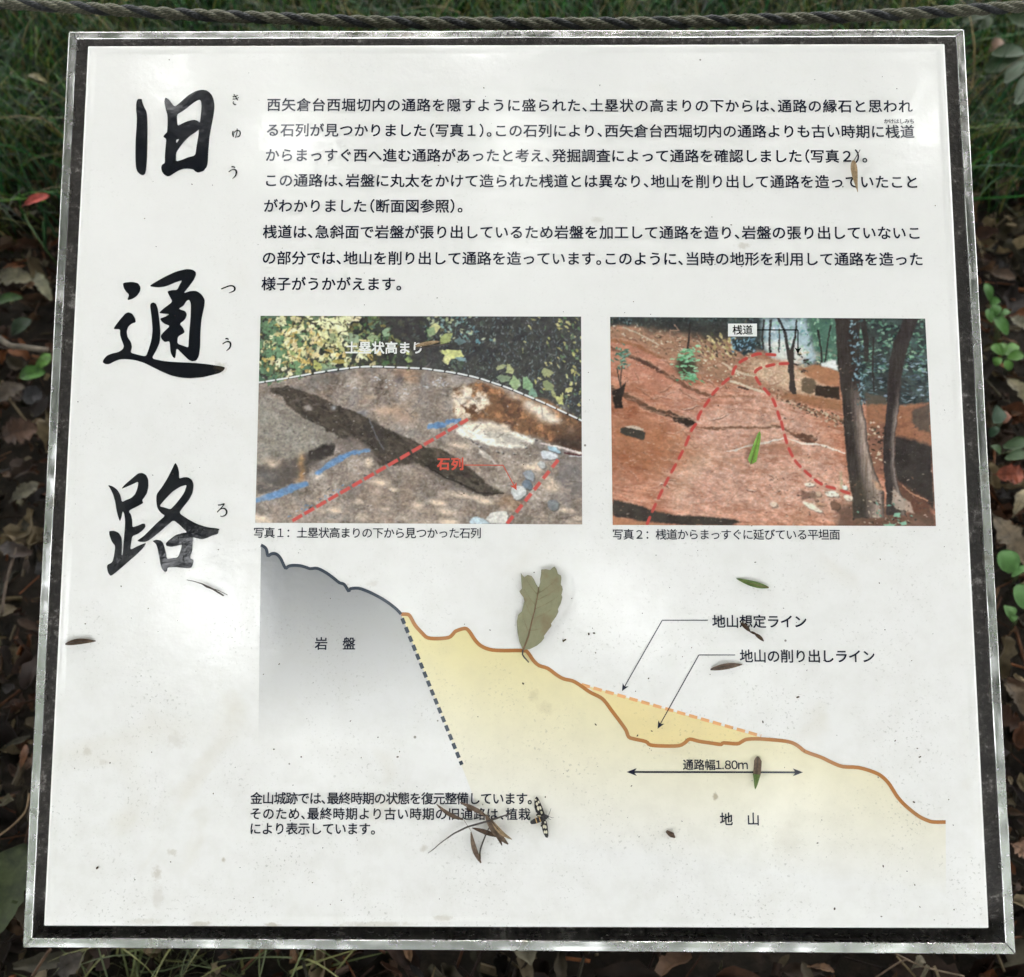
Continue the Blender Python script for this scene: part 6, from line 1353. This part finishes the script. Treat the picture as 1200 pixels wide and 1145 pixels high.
def canopy(cx, cy, n, rad, zlo, zhi, seed):
    rg = np.random.default_rng(seed); a = rg.uniform(0, 2*math.pi, n); r = rad*np.sqrt(rg.random(n))
    pos = np.stack([cx + r*np.cos(a), cy + r*np.sin(a), rg.uniform(zlo, zhi, n)], -1)
    # clumps: leaves gather along sprays
    K = 260; ka = rg.uniform(0, 2*math.pi, K); kr = rad*np.sqrt(rg.random(K)); cen = np.stack([cx+kr*np.cos(ka), cy+kr*np.sin(ka), rg.uniform(zlo, zhi, K)], -1)
    sel = rg.random(n) < .68; ci = rg.integers(0, K, n); pos[sel] = cen[ci[sel]] + rg.normal(0, 1, (sel.sum(), 3))*np.array([.5, .5, .14])
    # openings in the foliage, shaped to reflect as bright patches in plate and rails
    M0 = np.array(Bi); pb = pos @ M0[:3, :3].T + M0[:3, 3]; mc = np.array([CAM_LOCAL.x, CAM_LOCAL.y, -CAM_LOCAL.z])
    t = -mc[2] / (pb[:, 2] - mc[2]); hit = mc[:2] + (pb[:, :2] - mc[:2]) * t[:, None]
    keepm = np.ones(n, bool)
    for x, y, rr, w in gu:
        d = np.hypot(hit[:, 0]-x, hit[:, 1]-y) / rr; keepm &= ~((d < 1 + .35*np.sin(pos[:, 0]*9)*np.sin(pos[:, 1]*8)) & (rg.random(n) < .55 + .45*w))
    pos = pos[keepm]; n = len(pos)
    gp_ = np.array([S(c) for c in [(86,120,60), (66,98,52), (104,132,66), (54,82,48)]]); cc = gp_[rg.integers(0, 4, n)] * rg.uniform(.6, 1.1, n)[:, None]
    ln = rg.uniform(.09, .16, n)
    return pos, euler_mats(pos, rg.normal(0, .5, n), rg.normal(0, .5, n), rg.uniform(0, 6.28, n), np.stack([ln*.55, ln, ln], -1)), cc
cv3, cf3 = leaf_tmpl(3, .12, .1)
M['bark'] = leafy('tree_bark', (0.03, 0.024, 0.018), (0.10, 0.085, 0.07), .85, scale=14)
for i, (cx, cy, n, rad, tx, ty, lb) in enumerate([(-2.2, -2.2, 42000, 4.3, -3.4, -3.2, 'leafy tree overhead on the left, seen only in the gloss of the plate'), (2.1, -1.9, 42000, 4.3, 3.6, -2.8, 'leafy tree overhead on the right, seen only in the gloss of the plate'), (0.2, 2.6, 30000, 4.3, -2.6, 3.4, 'leafy tree rising behind the board, its crown above the frame')]):
    t = empty('broadleaf_tree', loc=(tx, ty, 0)); meta(t, lb, 'tree', 'trees over the board')
    pos, m4, cc = canopy(cx, cy, n, rad, 3.4, 5.4, 40 + i)
    m4[:, :3, 3] -= np.array([tx, ty, 0])
    c = instanced_mesh('crown', cv3, cf3, m4, cc, M['canopy'], None); c.parent = t
    mb = MB(); mb.tube([Vector(p) for p in smooth_line([(0, 0, -.1), (.05*(cx-tx), .05*(cy-ty), 1.3), (.16*(cx-tx), .16*(cy-ty), 2.7), (.45*(cx-tx), .45*(cy-ty), 3.9), (.8*(cx-tx), .8*(cy-ty), 4.7)], 4)], [.15 - .0078*k for k in range(17)], 10)
    mb.build('trunk', M['bark'], t, True)
    rg = np.random.default_rng(90 + i)
    for k in range(9):
        f0 = rg.uniform(.1, .8); st = Vector(((cx-tx)*f0, (cy-ty)*f0, 3.0 + 1.6*f0)); g_e = Vector((cx - tx + rg.uniform(-2, 2), cy - ty + rg.uniform(-2, 2), rg.uniform(3.9, 5.0)))
        mb = MB(); mb.tube([st, st.lerp(g_e, .35) + Vector((0, 0, .15)), st.lerp(g_e, .7) + Vector((.1, -.1, .1)), g_e], [.045, .034, .022, .008], 7); mb.build('limb', M['bark'], t, True)

# unseen ring of woodland foliage, added to block light from the sides
rg = np.random.default_rng(77); n = 11000; a = rg.uniform(0, 2*math.pi, n); r = 6.5 + 4.0*rg.random(n) ** 1.3; z = rg.uniform(.05, 7.2, n)
pos = np.stack([r*np.cos(a), r*np.sin(a), z], -1)
gp_ = np.array([S(c) for c in [(86,120,60), (66,98,52), (104,132,66), (54,82,48)]]); ln = rg.uniform(.22, .42, n)
cc = gp_[rg.integers(0, 4, n)] * rg.uniform(.5, 1.0, n)[:, None]
instanced_mesh('added_wood_ring', cv3, cf3, euler_mats(pos, rg.normal(0, .9, n), rg.normal(0, .9, n), rg.uniform(0, 6.28, n), np.stack([ln*.6, ln, ln], -1)), cc, M['canopy'], 'unseen green woodland foliage added on every side to hold back low light', 'woodland')
